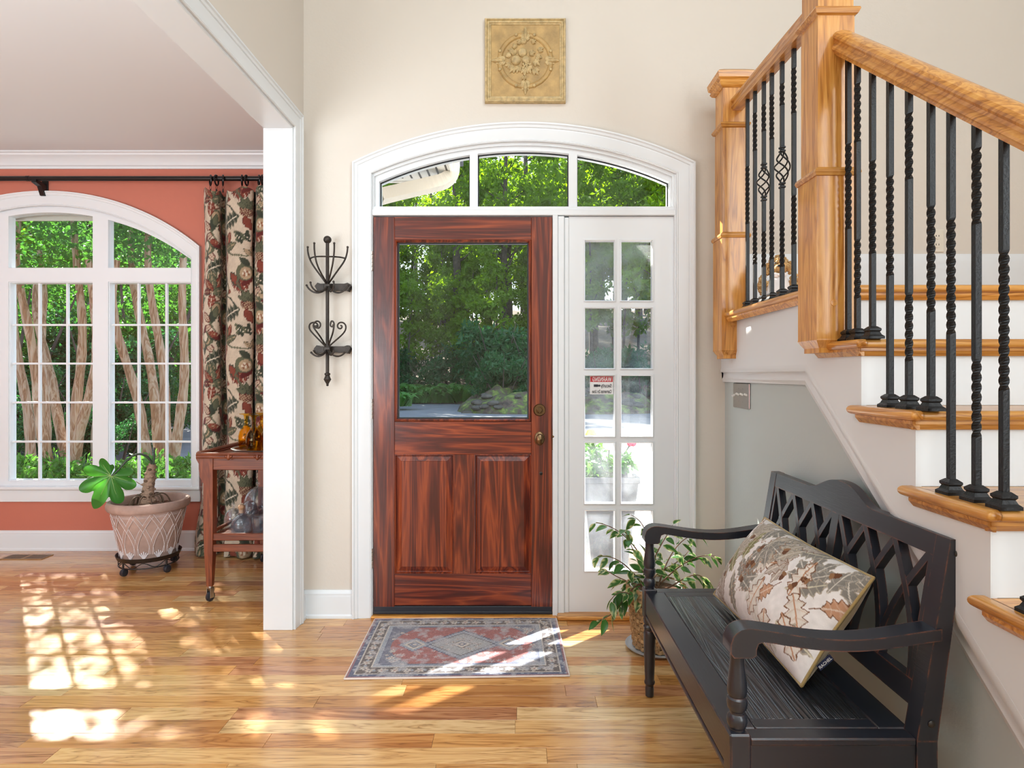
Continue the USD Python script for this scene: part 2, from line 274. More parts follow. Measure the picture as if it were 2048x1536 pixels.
# ---------------------------------------------------------------- front door unit
s = F / FW
def fx(px): return (px - CX) / s
def fz(py): return CAMZ - (py - CY) / s
frame = thing('trim_5', 'white door frame posts and transom bar between door, sidelight and fanlight', kind='structure')
for nm, b in (('jamb', (-.741, -.735, FW - .005, FW + .14, 0, 2.25)), ('jamb', (.797, .807, FW - .005, FW + .14, 0, 2.25)), ('mullion', (.1785, .205, FW - .008, FW + .14, 0, fz(430))), ('mullion', (.205, .238, FW - .002, FW + .14, 0, fz(432))), ('mullion', (.238, .262, FW + .006, FW + .14, 0, fz(434)))):
    obj(nm, box(*b, .003), WHITE, frame)
obj('transom_bar', join(box(-.741, .805, FW - .006, FW + .14, fz(431), fz(419), .003), box(-.741, .805, FW + .002, FW + .14, fz(420), fz(413), .003)), WHITE, frame)
obj('threshold', join(box(.2, .81, FW - .055, FW + .14, 0, .022, .006)), 'oak_x', frame, 'oak threshold strip under the sidelight')
obj('sill_plate', join(box(-.74, .2, FW - .03, FW + .14, 0, .012, .004)), 'oak_x', frame)
door = thing('door_1', 'dark red-brown wooden front door with a large glass pane over two raised panels', kind='structure')
dy0, dy1 = FW + .002, FW + .047
X0, X1, Zb, Zt = fx(746.5), fx(1104.5), fz(1227), fz(433.5)
gl = (fx(789), fx(1062.5), fz(843), fz(479.5))
obj('stile', box(X0, gl[0] - .0, dy0, dy1, Zb + .012, Zt, .002), 'door_wood_z', door); obj('stile', box(gl[1], X1, dy0, dy1, Zb + .012, Zt, .002), 'door_wood_z', door)
for a, b in ((fz(479.5), Zt), (fz(909), fz(843)), (Zb + .04, fz(1148))): obj('rail', box(gl[0], gl[1], dy0 + .0005, dy1, a, b, .0015), 'door_wood_x', door)
pz0, pz1 = fz(1148), fz(909)
obj('muntin', box(fx(907), fx(949), dy0 + .0005, dy1, pz0, pz1, .0015), 'door_wood_z', door)
for a, b in ((gl[0], fx(907)), (fx(949), gl[1])):
    w = .034
    def rect4(i, y): return [(a + i, y, pz0 + i), (b - i, y, pz0 + i), (b - i, y, pz1 - i), (a + i, y, pz1 - i)]
    pan = loft([rect4(0, dy0 + .02), rect4(0, dy0 + .003), rect4(.004, dy0 + .002), rect4(.008, dy0 + .012), rect4(.010, dy0 + .013), rect4(w, dy0 + .004), rect4(w + .002, dy0 + .002)])
    obj('panel', pan, 'door_wood_z', door, smooth=15)
def ring(x0, x1, z0, z1, prof, n=(0, -1, 0), y=dy0):
    """picture-frame moulding: prof of (inset, height)"""
    c = [(x0, z0), (x1, z0), (x1, z1), (x0, z1), (x0, z0)]; sg = [(1, 1), (-1, 1), (-1, -1), (1, -1), (1, 1)]
    return loft([[np.array([x + i * sx, y, z + i * sz]) + np.asarray(n) * h for i, h in prof] for (x, z), (sx, sz) in zip(c, sg)], cap=False)
obj('glass_bead', ring(*gl, [(0, 0), (.002, .006), (.006, .008), (.010, .005), (.014, -.004), (.014, -.03), (0, -.03)]), 'door_wood_z', door)
obj('glass_gasket', ring(*gl, [(.013, -.006), (.02, -.008), (.02, -.03), (.013, -.03)]), 'iron', door)
obj('glass_pane', box(gl[0] + .012, gl[1] - .012, dy0 + .02, dy0 + .026, gl[2] + .012, gl[3] - .012, .0005), 'glass', door)
DEFS['black_vinyl'] = plain((.02, .022, .03), .4); DEFS['bronze'] = plain((.18, .115, .06), .3, metal=1.0, bump=.1, bs=40); DEFS['steel'] = plain((.55, .53, .5), .35, metal=1.0); DEFS['dark_metal'] = plain((.05, .045, .04), .4, metal=.7)
obj('door_sweep', join(box(X0, X1, dy0 - .001, dy1, Zb + .003, fz(1213), .003), box(X0, X1, dy0 - .008, dy0 + .01, Zb - .002, Zb + .012, .003)), 'black_vinyl', door)
for py in (522, 817, 1116):
    zc = fz(py); h = obj('hinge', join(*[lathe([(.0055, i * .02), (.0062, i * .02 + .0005), (.0062, i * .02 + .0185), (.0055, i * .02 + .019)], (X0 - .006, FW - .006, zc - .05), 12) for i in range(5)], box(X0 - .012, X0 + .001, FW - .004, FW + .004, zc - .05, zc + .05, .001)), 'steel', door, 'satin steel hinge')
def rosette(c, prof, sx=1, sz=1, n=28):
    """lathe about the y axis, facing the room; prof of (radius, out)"""
    v, f = lathe(prof, n=n); return np.c_[c[0] + v[:, 0] * sx, c[1] - v[:, 2], c[2] + v[:, 1] * sz], f
kc = (fx(1079), dy0, fz(877)); dc = (fx(1079), dy0, fz(820))
kb = obj('door_knob', rosette(kc, [(.03, 0), (.031, .004), (.027, .008), (.018, .01), (.011, .014), (.011, .03), (.02, .036), (.024, .046), (.021, .056), (.012, .062), (0, .063)], .85, 1.15), 'bronze', door, 'oval bronze door knob')
obj('deadbolt', join(rosette(dc, [(.03, 0), (.031, .004), (.027, .009), (.022, .009), (.021, .006), (.017, .006), (.016, .012), (.011, .016), (0, .0165)]), xf(box(-.004, .004, -.02, 0, -.014, .014, .002), None, (dc[0], dc[1] - .012, dc[2]))), 'bronze', door, 'round bronze deadbolt turn')
obj('peg_hole', rosette((fx(1082), dy0, fz(947)), [(.008, 0), (.009, .003), (.005, .005), (.003, .002), (0, .002)], n=14), 'dark_metal', door)
obj('latch_plate', join(box(X1 - .002, X1 + .006, dy0 - .004, dy0 + .02, fz(900), fz(858), .002), sphere((X1 + .004, dy0 - .004, fz(873)), .008, 1)), 'bronze', door)
# fanlight: three panes under the arch
fan = thing('window_2', 'arched three-pane fanlight over the front door', kind='structure')
oa = arc3(fx(748), fz(352), fz(290), fx(1345))                      # outer frame arc
ga = arc3(fx(755), fz(362), fz(299), fx(1340))                      # glass arc
def under(arc, a, b, zb, n=14):
    xs = np.linspace(a, b, n); return [(a, zb)] + [(x, float(np.interp(x, arc[:, 0], arc[:, 1]))) for x in xs] + [(b, zb)]
zb = fz(412)
panes = [(fx(757), fx(939)), (fx(955), fx(1138)), (fx(1155), fx(1340))]
pol = Polygon(hole).intersection(Polygon([(-2, fz(414)), (2, fz(414)), (2, 4), (-2, 4)]))
step1 = pol.difference(Polygon(under(oa, fx(748), fx(1345), fz(412.5), 60)))
openings = [Polygon(under(ga, a, b, zb)) for a, b in panes]
inner = pol
for o in openings: inner = inner.difference(o)
obj('frame', join(*[prism(g, 'xz', FW + .004, FW + .05) for g in getattr(step1, 'geoms', [step1])], *[prism(g, 'xz', FW + .016, FW + .09) for g in getattr(inner, 'geoms', [inner])]), WHITE, fan, smooth=False)
for a, b in panes:
    q = Polygon(under(ga, a - .004, b + .004, zb - .004)); obj('pane', prism(q, 'xz', FW + .05, FW + .055), 'glass', fan, smooth=False)
    o = Polygon(under(ga, a, b, zb)); obj('gasket', prism(o.difference(o.buffer(-.005)), 'xz', FW + .044, FW + .05), 'iron', fan, smooth=False)
# sidelight: two by five panes in a white panel
sl = thing('window_3', 'white sidelight of ten small panes right of the front door', kind='structure')
px0, px1, pzz = .262, .797, [(601, 480), (737, 615), (873, 751), (1008, 886), (1143, 1022)]
pan = Polygon([(px0, .02), (px1, .02), (px1, fz(432)), (px0, fz(432))])
slots = [(fx(a), fx(b), fz(c), fz(d)) for c, d in pzz for a, b in ((1170, 1230), (1243, 1306))]
for a, b, c, d in slots: pan = pan.difference(Polygon([(a, c), (b, c), (b, d), (a, d)]))
obj('panel', prism(pan, 'xz', FW + .012, FW + .055), WHITE, sl, smooth=False)
for a, b, c, d in slots:
    obj('bead', ring(a - .006, b + .006, c - .006, d + .006, [(0, 0), (.001, .005), (.005, .006), (.008, .0), (.0085, -.02), (0, -.02)], y=FW + .012), WHITE, sl)
    obj('pane', box(a - .004, b + .004, FW + .03, FW + .036, c - .004, d + .004, .0005), 'dusty_glass', sl)
obj('gasket', join(*[ring(a, b, c, d, [(0, -.018), (.0028, -.018), (.0028, -.022), (0, -.022)], y=FW + .012) for a, b, c, d in slots]), 'iron', sl)
# ---------------------------------------------------------------- dining room window
win = thing('window_1', 'large arched white window with small panes in the salmon dining room wall', kind='structure')
wo = arc3(WCX - (wx(403) - WCX), wz(494), wz(384), wx(403)); wi = arc3(WCX - (wx(384) - WCX), wz(518), wz(412), wx(384))
obj('casing', mould([(wi[0][0], DW, wz(980))] + [(p[0], DW, p[1]) for p in wi] + [(wi[-1][0], DW, wz(980))], [(wo[0][0], DW, wz(980))] + [(p[0], DW, p[1]) for p in wo] + [(wo[-1][0], DW, wz(980))], [(t, h * 1.2) for t, h in CAS], (0, -1, 0)), WHITE, win, smooth=25)
obj('sill', join(box(WCX - 1.09, wx(404), DW - .04, DW + .06, wz(978), wz(972), .004), box(WCX - 1.07, wx(403), DW - .02, DW, wz(1003), wz(978), .004)), WHITE, win)
wg = arc3(WCX - (wx(382) - WCX), wz(520), wz(424), wx(382))
cols = [(14, 183), (214, 383)]; cols = [(a, b) for a, b in cols] + [(98 * 2 - 383, 98 * 2 - 214)]
body = Polygon(whole)
for a, b in cols:
    xa, xb = wx(a), wx(b); body = body.difference(Polygon([(xa, wz(963)), (xb, wz(963)), (xb, wz(563)), (xa, wz(563))])).difference(Polygon(under(wg, xa, xb, wz(535))))
obj('frame', join(*[prism(g, 'xz', DW + .012, DW + .075) for g in getattr(body, 'geoms', [body])]), 'white_vinyl', win, smooth=False)
rows = [963, 884.5, 805.5, 727, 649, 563]
for a, b in cols:
    xa, xb = wx(a), wx(b); us = [xa + (xb - xa) * t / 3 for t in range(4)]
    obj('sash_edge', ring(xa, xb, wz(963), wz(563), [(0, 0), (.006, 0), (.010, -.02), (.010, -.05), (0, -.05)], y=DW + .02), 'white_vinyl', win)
    for i in (1, 2): obj('glazing_bar', box(us[i] - .007, us[i] + .007, DW + .034, DW + .056, wz(963), wz(563), .002), 'white_vinyl', win)
    for r_ in rows[1:-1]: obj('glazing_bar', box(xa, xb, DW + .035, DW + .055, wz(r_) - .007, wz(r_) + .007, .002), 'white_vinyl', win)
    for i in range(3):
        for k in range(5): obj('pane', box(us[i] + .002, us[i + 1] - .002, DW + .043, DW + .047, wz(rows[k]) + .002, wz(rows[k + 1]) - .002, .0005), 'glass', win, smooth=False)
    obj('pane', prism(Polygon(under(wg, xa - .004, xb + .004, wz(537))), 'xz', DW + .043, DW + .047), 'glass', win, smooth=False)
# ---------------------------------------------------------------- staircase
NX, RISE, RUN = .965, .1905, .2445
def nose(k): return 1.2716 + (k - 5) * RUN
SX = .993; XR = 2.05
stair = thing('staircase', 'white-painted stairs with oak treads rising to a landing', kind='structure')
def slab(x0, x1, y0, y1, z0, z1, L=1, Fr=1, B=0):
    """board with bullnose on its left, front or back edges"""
    r = (z1 - z0) / 2; out = []
    for a in np.linspace(-90, 90, 9):
        d = r * (1 - math.cos(math.radians(a))); z = (z0 + z1) / 2 + r * math.sin(math.radians(a))
        xa, ya, yb = x0 + d * L, y0 + d * Fr, y1 - d * B; c = .006 if L and Fr else 0
        out.append([(xa + c, ya, z), (x1, ya, z), (x1, yb, z), (xa, yb, z), (xa, ya + c, z)])
    return loft(out)
for k in range(1, 9):
    z, y = RISE * k, nose(k); last = k == 8; yb = FW if last else nose(k + 1) + .03; xr = 3.05 if last else XR
    obj('tread', slab(NX + .028, xr, y, yb, z - .026, z, 0, 1), 'oak_x', stair, 'oak tread with a rounded front edge' if k == 5 else None)
    ye = 2.97 if last else yb + .03
    obj('nosing', slab(NX, NX + .03, y, ye, z - .026, z, 1, 1, 0 if last else 1), 'oak_y', stair)
    obj('cove', join(strip([(0, 0), (.006, 0), (.018, .014), (.018, .022), (0, .022)], (SX - .012, y + .03, z - .048), (xr, y + .03, z - .048), (0, -1, 0)), strip([(0, 0), (.006, 0), (.018, .014), (.018, .022), (0, .022)], (SX, y + .014, z - .048), (SX, ye - .03, z - .048), (-1, 0, 0))), 'oak_x', stair)
    obj('riser', box(SX + .013, xr, y + .0305, y + .045, z - RISE, z - .026, .001), 'white_panel', stair)
# side panel under the steps
st = [(nose(k), RISE * k) for k in range(1, 9)]
pts = []
for k in range(1, 9): pts += [(nose(k) + .03, RISE * (k - 1) - .026), (nose(k) + .03, RISE * k - .026)]
pts = pts[1:]
low = [(2.13, 1.265), (.50, 0.0)]
obj('side_panel', prism([(nose(1) + .03, -.0)] + pts + [(2.13, RISE * 8 - .026)] + low, 'yz', SX, SX + .014), 'white_panel', stair, smooth=False)
obj('side_panel', hexa([(SX, 2.13, 1.265), (SX + .014, 2.13, 1.265), (1.049, FW, 1.265), (1.035, FW, 1.265), (SX, 2.13, 1.498), (SX + .014, 2.13, 1.498), (1.049, FW, 1.498), (1.035, FW, 1.498)]), 'white_panel', stair, smooth=False)
MP = [(0, 0), (.1, .008), (.25, .010), (.3, .002), (.5, -.004), (.7, .004), (.76, .012), (1, .012), (1, -.01), (0, -.01)]
nn = np.array([-.7, 0, -.7])
up_ = [(1.035, FW, 1.266), (SX, 2.13, 1.266), (SX, .505, 0.0)]; dn_ = [(1.052, FW, 1.203), (1.052, 2.25, 1.203), (1.052, .68, 0.0)]
obj('stair_moulding', mould(up_, dn_, MP, nn), WHITE, stair, 'white moulding along the underside of the stairs', smooth=25)
struct('baseboard_landing', join(strip([(a, b * 2.3) for a, b in BASE], (1.0, FW, RISE * 8), (3.05, FW, RISE * 8), (0, -1, 0))), WHITE, 'tall white baseboard on the landing')
# ================================================================ stair railings and newel posts
def zt(py, D): return CAMZ - (py - CY) * D / F
def newel(name, label, cx, cy, z0, zb1, zb2, ztop, w=.114):
    t = thing(name, label, 'newel post', loc=(cx, cy, 0)); h, b = w / 2, .064
    def sq(r, z): return [(-r, -r, z), (r, -r, z), (r, r, z), (-r, r, z)]
    obj('base', loft([sq(b - .014, z0 - .045), sq(b - .014, z0 - .03), sq(b - .006, z0 - .018), sq(b + .001, z0 - .006), sq(b, z0), sq(b, zb1 - .015)]), 'oak_z', t, smooth=20)
    obj('band', loft([sq(h, zb1 - .02), sq(b + .004, zb1 - .018), sq(b + .008, zb1 - .008), sq(b + .006, zb1), sq(h + .003, zb1 + .008), sq(h, zb1 + .01)]), 'oak_x', t, smooth=20)
    obj('shaft', loft([sq(h, zb1), sq(h, zb2)]), 'oak_z', t, smooth=False)
    obj('band', loft([sq(h, zb2 - .022), sq(h + .008, zb2 - .018), sq(h + .014, zb2 - .006), sq(h + .012, zb2), sq(h, zb2 + .006)]), 'oak_x', t, smooth=20)
    obj('neck', loft([sq(h - .002, zb2), sq(h - .002, ztop - .075)]), 'oak_z', t, smooth=False)
    obj('cap', loft([sq(h, ztop - .095), sq(h + .012, ztop - .088), sq(h + .02, ztop - .075), sq(h + .016, ztop - .066), sq(h + .026, ztop - .056), sq(h + .03, ztop - .03), sq(h + .022, ztop - .022), sq(h - .01, ztop - .004), sq(h - .03, ztop)]), 'oak_x', t, smooth=20)
    v = rosette((-.01, -b, z0 + .11), [(.011, 0), (.0105, .0015), (0, .002)], n=16)
    obj('plug', v, 'oak_x', t); return t
newel('newel_post', 'large oak newel post standing at the top of the stair flight', .992, 1.987, 1.345, 1.868, 2.372, 2.655)
newel('newel_post', 'oak newel post at the far end of the landing against the front wall', 1.018, 2.96, 1.352, 1.89, 2.41, 2.672)
BW = .0068
def shoe(x, y, z):
    def sq(r, q): return [(x - r, y - r, z + q), (x + r, y - r, z + q), (x + r, y + r, z + q), (x - r, y + r, z + q)]
    return loft([sq(.0225, 0), sq(.0225, .007), sq(.017, .012), sq(.0135, .02), sq(.0165, .024), sq(.0165, .029), sq(.012, .033), sq(.0085, .036)])
def baluster(parent, x, y, z0, z1, twists, basket=None):
    z0, z1 = round(z0, 4), round(z1, 4); twists = [(round(a, 4), round(b, 4)) for a, b in twists]; basket = basket and tuple(round(q, 4) for q in basket)
    zs = [z0, z1] + (list(basket) if basket else [])
    for a, b in twists: zs += list(np.linspace(a, b, int((b - a) / .006) + 1))
    a_, b_ = basket or (0, 0)
    zs = sorted({round(float(q), 4) for q in zs if z0 <= q <= z1}); ang, rings, last = 0., [], zs[0]
    def rng(lo, hi):
        nonlocal ang, last
        out = []
        for z in [q for q in zs if lo <= q <= hi]:
            for a, b in twists:
                if a < z <= b: ang += (z - last) / (b - a) * math.pi / 2 * max(2, round((b - a) / .02125))
            last = z; c, s_ = math.cos(ang), math.sin(ang)
            out.append([(x + BW * (u * c - v * s_), y + BW * (u * s_ + v * c), z) for u, v in ((-1, -1), (1, -1), (1, 1), (-1, 1))])
        return loft(out)
    if basket:
        lo_ = rng(z0, a_); hi_ = rng(b_, z1); m = None
    else: m = rng(z0, z1)
    b = obj('baluster', m if not basket else lo_, 'iron', parent, smooth=40)
    if basket: obj('upper_bar', hi_, 'iron', b, smooth=40)
    obj('shoe', shoe(x, y, z0), 'iron', b, smooth=False)
    if basket:
        ws = []
        for k in range(4):
            t = np.linspace(0, 1, 26); r = .004 + .024 * np.sin(np.pi * t) ** 1.3; th = k * math.pi / 2 + t * 2 * math.pi * .9
            ws.append(tube(np.c_[x + r * np.cos(th), y + r * np.sin(th), b_ + (a_ - b_) * t], .003, 6))
        for zc in (a_, b_):
            for d in (-.007, .007): ws.append(box(x - .0105, x + .0105, y - .0105, y + .0105, zc + d - .004, zc + d + .004, .002))
        obj('basket', join(*ws), 'iron', b)
RAILSEC = np.array([(-.022, -.031), (.022, -.031), (.024, -.024), (.029, -.018), (.029, -.012), (.022, -.004), (.022, .004), (.03, .012), (.031, .019), (.026, .026), (.014, .031), (0, .0325), (-.014, .031), (-.026, .026), (-.031, .019), (-.03, .012), (-.022, .004), (-.022, -.004), (-.029, -.012), (-.029, -.018), (-.024, -.024)])
rail = thing('stair_railing', 'sloping oak handrail on twisted black iron balusters beside the stairs', 'railing')
RX = 1.008
def rz(y): return 2.268 + .779 * (y - 1.93)                        # middle of the sloping handrail
obj('handrail', sweep([(RX, y, rz(y)) for y in (1.932, 1.6, 1.2, .8, .4)], RAILSEC), 'oak_y', rail, smooth=30)
BX = 1.014
tw = {7: [(1687, [(286, 460)]), (1715, [(166, 286), (478, 598)]), (1745, [(320, 509)])], 6: [(1780, [(351, 553)]), (1818, [(225, 361), (585, 724)]), (1862, [(410, 626)])], 5: [(1902, [(436, 670)]), (1953, [(295, 451), (717, 876)]), (2008, [(500, 783)])]}
for k, bs in tw.items():
    for px, t in bs:
        y = BX * F / (px - CX); y = min(y, 1.90)
        baluster(rail, BX, y, RISE * k, rz(y) - .03, [(zt(b, y), zt(a, y)) for a, b in t])
for k in (4, 3):
    for i in range(3): y = nose(k) + .025 + i * .0815; baluster(rail, BX, y, RISE * k, rz(y) - .03, [(RISE * k + .35, RISE * k + .6)])
lrail = thing('landing_railing', 'level oak handrail on black iron balusters along the landing, two with baskets', 'railing')
obj('handrail', sweep([(.998, 2.045, 2.437), (1.012, 2.5, 2.468), (1.03, 2.905, 2.50)], RAILSEC), 'oak_y', lrail, smooth=30)
LB = [(1486, [(332, 449)], None), (1502, [(225, 303), (441, 530)], None), (1521, [(208, 264), (462, 535)], (332, 397)), (1538, [(189, 280), (418, 520)], None), (1560, [(166, 212), (440, 535)], (299, 371)), (1585, [(135, 228), (390, 490)], None)]
for px, t, bk in LB:
    x = 1.005; y = x * F / (px - CX); x += .03 * (y - 2.1); zr = np.interp(y, [2.045, 2.5, 2.905], [2.437, 2.468, 2.50]) - .03
    baluster(lrail, x, y, RISE * 8, zr, [(zt(b, y), zt(a, y)) for a, b in t], bk and (zt(bk[1], y), zt(bk[0], y)))
# ================================================================ bench
def worn(path):
    n = {'g': ('geometry', {}), 'bv': ('bevel', {'radius': .006, 'samples': 4}), 'd': ('vector_math', {'math_type': 'dot_product'}), 'mr': ('map_range', {'from_min': .95, 'from_max': .8, 'to_min': 0., 'to_max': 1., 'clamp': True}),
         'n': ('noise_texture', {'scale': 22, 'detail': 5, 'roughness': .65}), 'nr': ('rgb_ramp', {'ramp': [(.42, (0, 0, 0)), (.6, (1, 1, 1))]}), 'mu': ('math', {'math_type': 'multiply'}),
         'mx': ('mix_color', {'a': (.014, .017, .025), 'b': (.26, .085, .04)}), 'm2': ('mapping', {'scale': (60, 6, 60)}), 'n2': ('noise_texture', {'scale': 3, 'detail': 4}), 'b': ('bump', {'strength': .16, 'distance': .002}), 'p': ('principled_bsdf', {'roughness': .3, 'specular_ior_level': .7})}
    return usdkit.material(stage, path, n, [('bv.bevel', 'd.vector1'), ('g.normal', 'd.vector2'), ('d.value', 'mr.value'), ('g.position', 'n.vector'), ('n.fac', 'nr.fac'), ('mr.result', 'mu.value1'), ('nr.color', 'mu.value2'), ('mu.value', 'mx.fac'), ('mx.result', 'p.base_color'),
                                           ('g.position', 'm2.vector'), ('m2.vector', 'n2.vector'), ('n2.fac', 'b.height'), ('b.normal', 'p.normal')], surface='p.BSDF')
def seatgrain(path):
    n = {'g': ('geometry', {}), 'm': ('mapping', {'scale': (62, 2.2, 62)}), 'n1': ('noise_texture', {'scale': .35, 'detail': 2, 'distortion': .8}), 'w': ('math', {'math_type': 'multiply', 'value2': 26}), 'pp': ('math', {'math_type': 'pingpong', 'value2': 1}), 'b': ('bump', {'strength': .55, 'distance': .0025}),
         'r': ('rgb_ramp', {'ramp': [(0, (.008, .009, .012)), (1, (.03, .034, .042))]}), 'p': ('principled_bsdf', {'roughness': .27, 'specular_ior_level': .8})}
    return usdkit.material(stage, path, n, [('g.position', 'm.vector'), ('m.vector', 'n1.vector'), ('n1.fac', 'w.value1'), ('w.value', 'pp.value1'), ('pp.value', 'b.height'), ('pp.value', 'r.fac'), ('r.color', 'p.base_color'), ('b.normal', 'p.normal')], surface='p.BSDF')
DEFS['black_worn'] = worn; DEFS['black_grain'] = seatgrain
B = 'black_worn'
bench = thing('bench', 'black-painted wooden hall bench with a gothic-arch lattice back under the stairs', 'bench')
Y0, Y1, SZ, XF = 1.405, 2.40, .405, .482
def bx(z): return .905 + max(0, z - .40) * .168                     # front face of the back at height z
def bt(z): return .047 - max(0, z - .4) * .035                      # its thickness
TURN = [(.0165, .59), (.0158, .575), (.0175, .555), (.0215, .522), (.0226, .506), (.021, .497), (.0185, .492), (.0222, .488), (.0235, .478), (.0215, .466), (.0165, .458), (.0165, .453), (.0215, .447), (.0235, .437), (.021, .426), (.0175, .42), (.0175, .41)][::-1]
LEG = [(.012, 0), (.0155, .003), (.0165, .03), (.0145, .042), (.0195, .05), (.0205, .056), (.0175, .064), (.019, .1), (.0225, .2), (.0235, .24), (.021, .25), (.0185, .254), (.0225, .258), (.0235, .268), (.019, .276), (.0235, .284), (.0235, .3), (.02, .306)]
for ya, yb in ((Y0, Y0 + .048), (Y1 - .048, Y1)):
    yc, xc = (ya + yb) / 2, XF + .024; near = ya == Y0
    lg = obj('front_leg', join(lathe(LEG, (xc, yc, 0), 24), box(XF, XF + .048, ya, yb, .3, .415, .004)), B, bench, smooth=30)
    obj('arm_post', lathe(TURN, (xc, yc, 0), 24), B, bench, smooth=30)
    xs = np.array([.484, .49, .5, .515, .54, .6, .66, .74, .82, .89, .93 + .03]); zs_ = np.array([.625, .641, .65, .656, .656, .647, .638, .632, .636, .646, .656])
    top = curve(np.c_[xs, zs_], 40); bot = np.c_[top[:, 0], top[:, 1] - .027]
    pol = [(XF, .6)] + [(XF, .62)] + [tuple(p) for p in top] + [tuple(p) for p in bot[::-1] if p[0] > .552] + [(.545, .622), (.541, .61), (.541, .596), (.532, .59), (XF + .008, .59)]
    obj('armrest', prism(pol, 'xz', ya - .004, yb + .002), B, bench, smooth=30)
    obj('back_post', hexa([(.905, ya, 0), (.952, ya, 0), (.952, yb, 0), (.905, yb, 0), (.905, ya, .40), (.952, ya, .40), (.952, yb, .40), (.905, yb, .40)]), B, bench, smooth=False)
    zt_ = .858
    obj('back_post', hexa([(.905, ya, .4), (.952, ya, .4), (.952, yb, .4), (.905, yb, .4), (bx(zt_), ya, zt_), (bx(zt_) + .031, ya, zt_), (bx(zt_) + .031, yb, zt_), (bx(zt_), yb, zt_)]), B, bench, smooth=False)
    if near:
        for xx, zz in ((.998, .826), (.938, .44)): obj('bolt', rosette((xx, ya, zz), [(.008, 0), (.0085, .002), (.007, .004), (.004, .006), (0, .0065)], n=14), 'dark_metal', bench, 'dark metal bolt head')
    obj('side_apron', box(XF + .046, .907, ya + .004, ya + .026, .315, .392, .003), B, bench); obj('side_apron', box(XF + .046, .907, ya + .007, ya + .023, .22, .3155, .003), B, bench)
obj('front_apron', join(box(XF + .004, XF + .024, Y0 + .046, Y1 - .046, .322, .395, .003), box(XF + .003, XF + .022, Y0 + .046, Y1 - .046, .305, .318, .003)), B, bench)
obj('back_apron', box(.91, .93, Y0 + .046, Y1 - .046, .322, .395, .003), B, bench)
obj('seat_frame', join(box(XF + .004, XF + .075, Y0 + .046, Y1 - .046, .388, SZ, .003), box(.845, .915, Y0 + .046, Y1 - .046, .388, SZ, .003)), B, bench)
for a, b in ((Y0 + .002, Y0 + .045), (Y1 - .045, Y1 - .002)): obj('seat_frame', box(XF + .047, .906, a, b, .388, SZ, .003), B, bench)
for a, b in ((Y0 + .047, Y0 + .085), (Y1 - .085, Y1 - .047)): obj('seat_frame', box(XF + .0755, .8445, a, b, .388, SZ, .002), B, bench)
for i in range(3):
    w = (.8445 - XF - .0755) / 3; obj('seat_board', box(XF + .0758 + i * w, XF + .0752 + (i + 1) * w, Y0 + .0855, Y1 - .0855, .386, SZ - .001, .0015), 'black_grain', bench)
def onback(y, z, front=True, t=None): return (bx(z) + (0 if front else (t or bt(z))), y, z)
def backpiece(poly, t=.02, inset=.004):
    """a board lying in the sloping plane of the bench back; poly in (y, z)"""
    m = trimesh.creation.extrude_polygon(Polygon(poly).buffer(0), t, engine='earcut'); v = np.array(m.vertices)
    X = np.array([bx(z) for z in v[:, 1]]) + inset + v[:, 2]; return np.c_[X, v[:, 0], v[:, 1]], np.array(m.faces)[:, ::1]
ya, yb = Y0 + .048, Y1 - .048; ym = (ya + yb) / 2
hump = [(ym + d * .19, .858 + .047 * (.5 + .5 * math.cos(math.pi * min(1, abs(d) ** 1.25)))) for d in np.linspace(-1, 1, 41)]
obj('top_rail', backpiece([(ya, .808), (ya, .858)] + hump + [(yb, .858), (yb, .808)], .026, .001), B, bench, smooth=25)
obj('bottom_rail', backpiece([(ya, .46), (ya, .515), (yb, .515), (yb, .46)], .026, .002), B, bench, smooth=False)
obj('stile', backpiece([(ya, .515), (ya, .808), (ya + .018, .808), (ya + .018, .515)], .026, .003), B, bench, smooth=False); obj('stile', backpiece([(yb - .018, .515), (yb - .018, .808), (yb, .808), (yb, .515)], .026, .003), B, bench, smooth=False)
obj('centre_slat', backpiece([(ym - .02, .515), (ym - .02, .808), (ym + .02, .808), (ym + .02, .515)], .028, .003), B, bench, smooth=False)
for lo, hi in ((ya + .018, ym - .02), (ym + .02, yb - .018)):
    s_ = (hi - lo) / 3; ww = .0095
    for i in range(4):
        for sg in (-1, 1):
            if not 0 <= i + sg <= 3: continue
            t = np.linspace(0, 1, 14); yy = lo + s_ * (i + sg * np.sin(t * math.pi / 2)); zz = .81 - t * .297
            dy, dz = np.gradient(yy), np.gradient(zz); L = np.hypot(dy, dz); ny, nz = -dz / L * ww, dy / L * ww
            pol = Polygon(list(zip(yy + ny, zz + nz)) + list(zip((yy - ny)[::-1], (zz - nz)[::-1]))).buffer(0).intersection(Polygon([(lo - .001, .514), (lo - .001, .81), (hi + .001, .81), (hi + .001, .514)]))
            obj('lattice_slat', backpiece(pol, .024, .004 + .0006 * sg), B, bench, smooth=25)
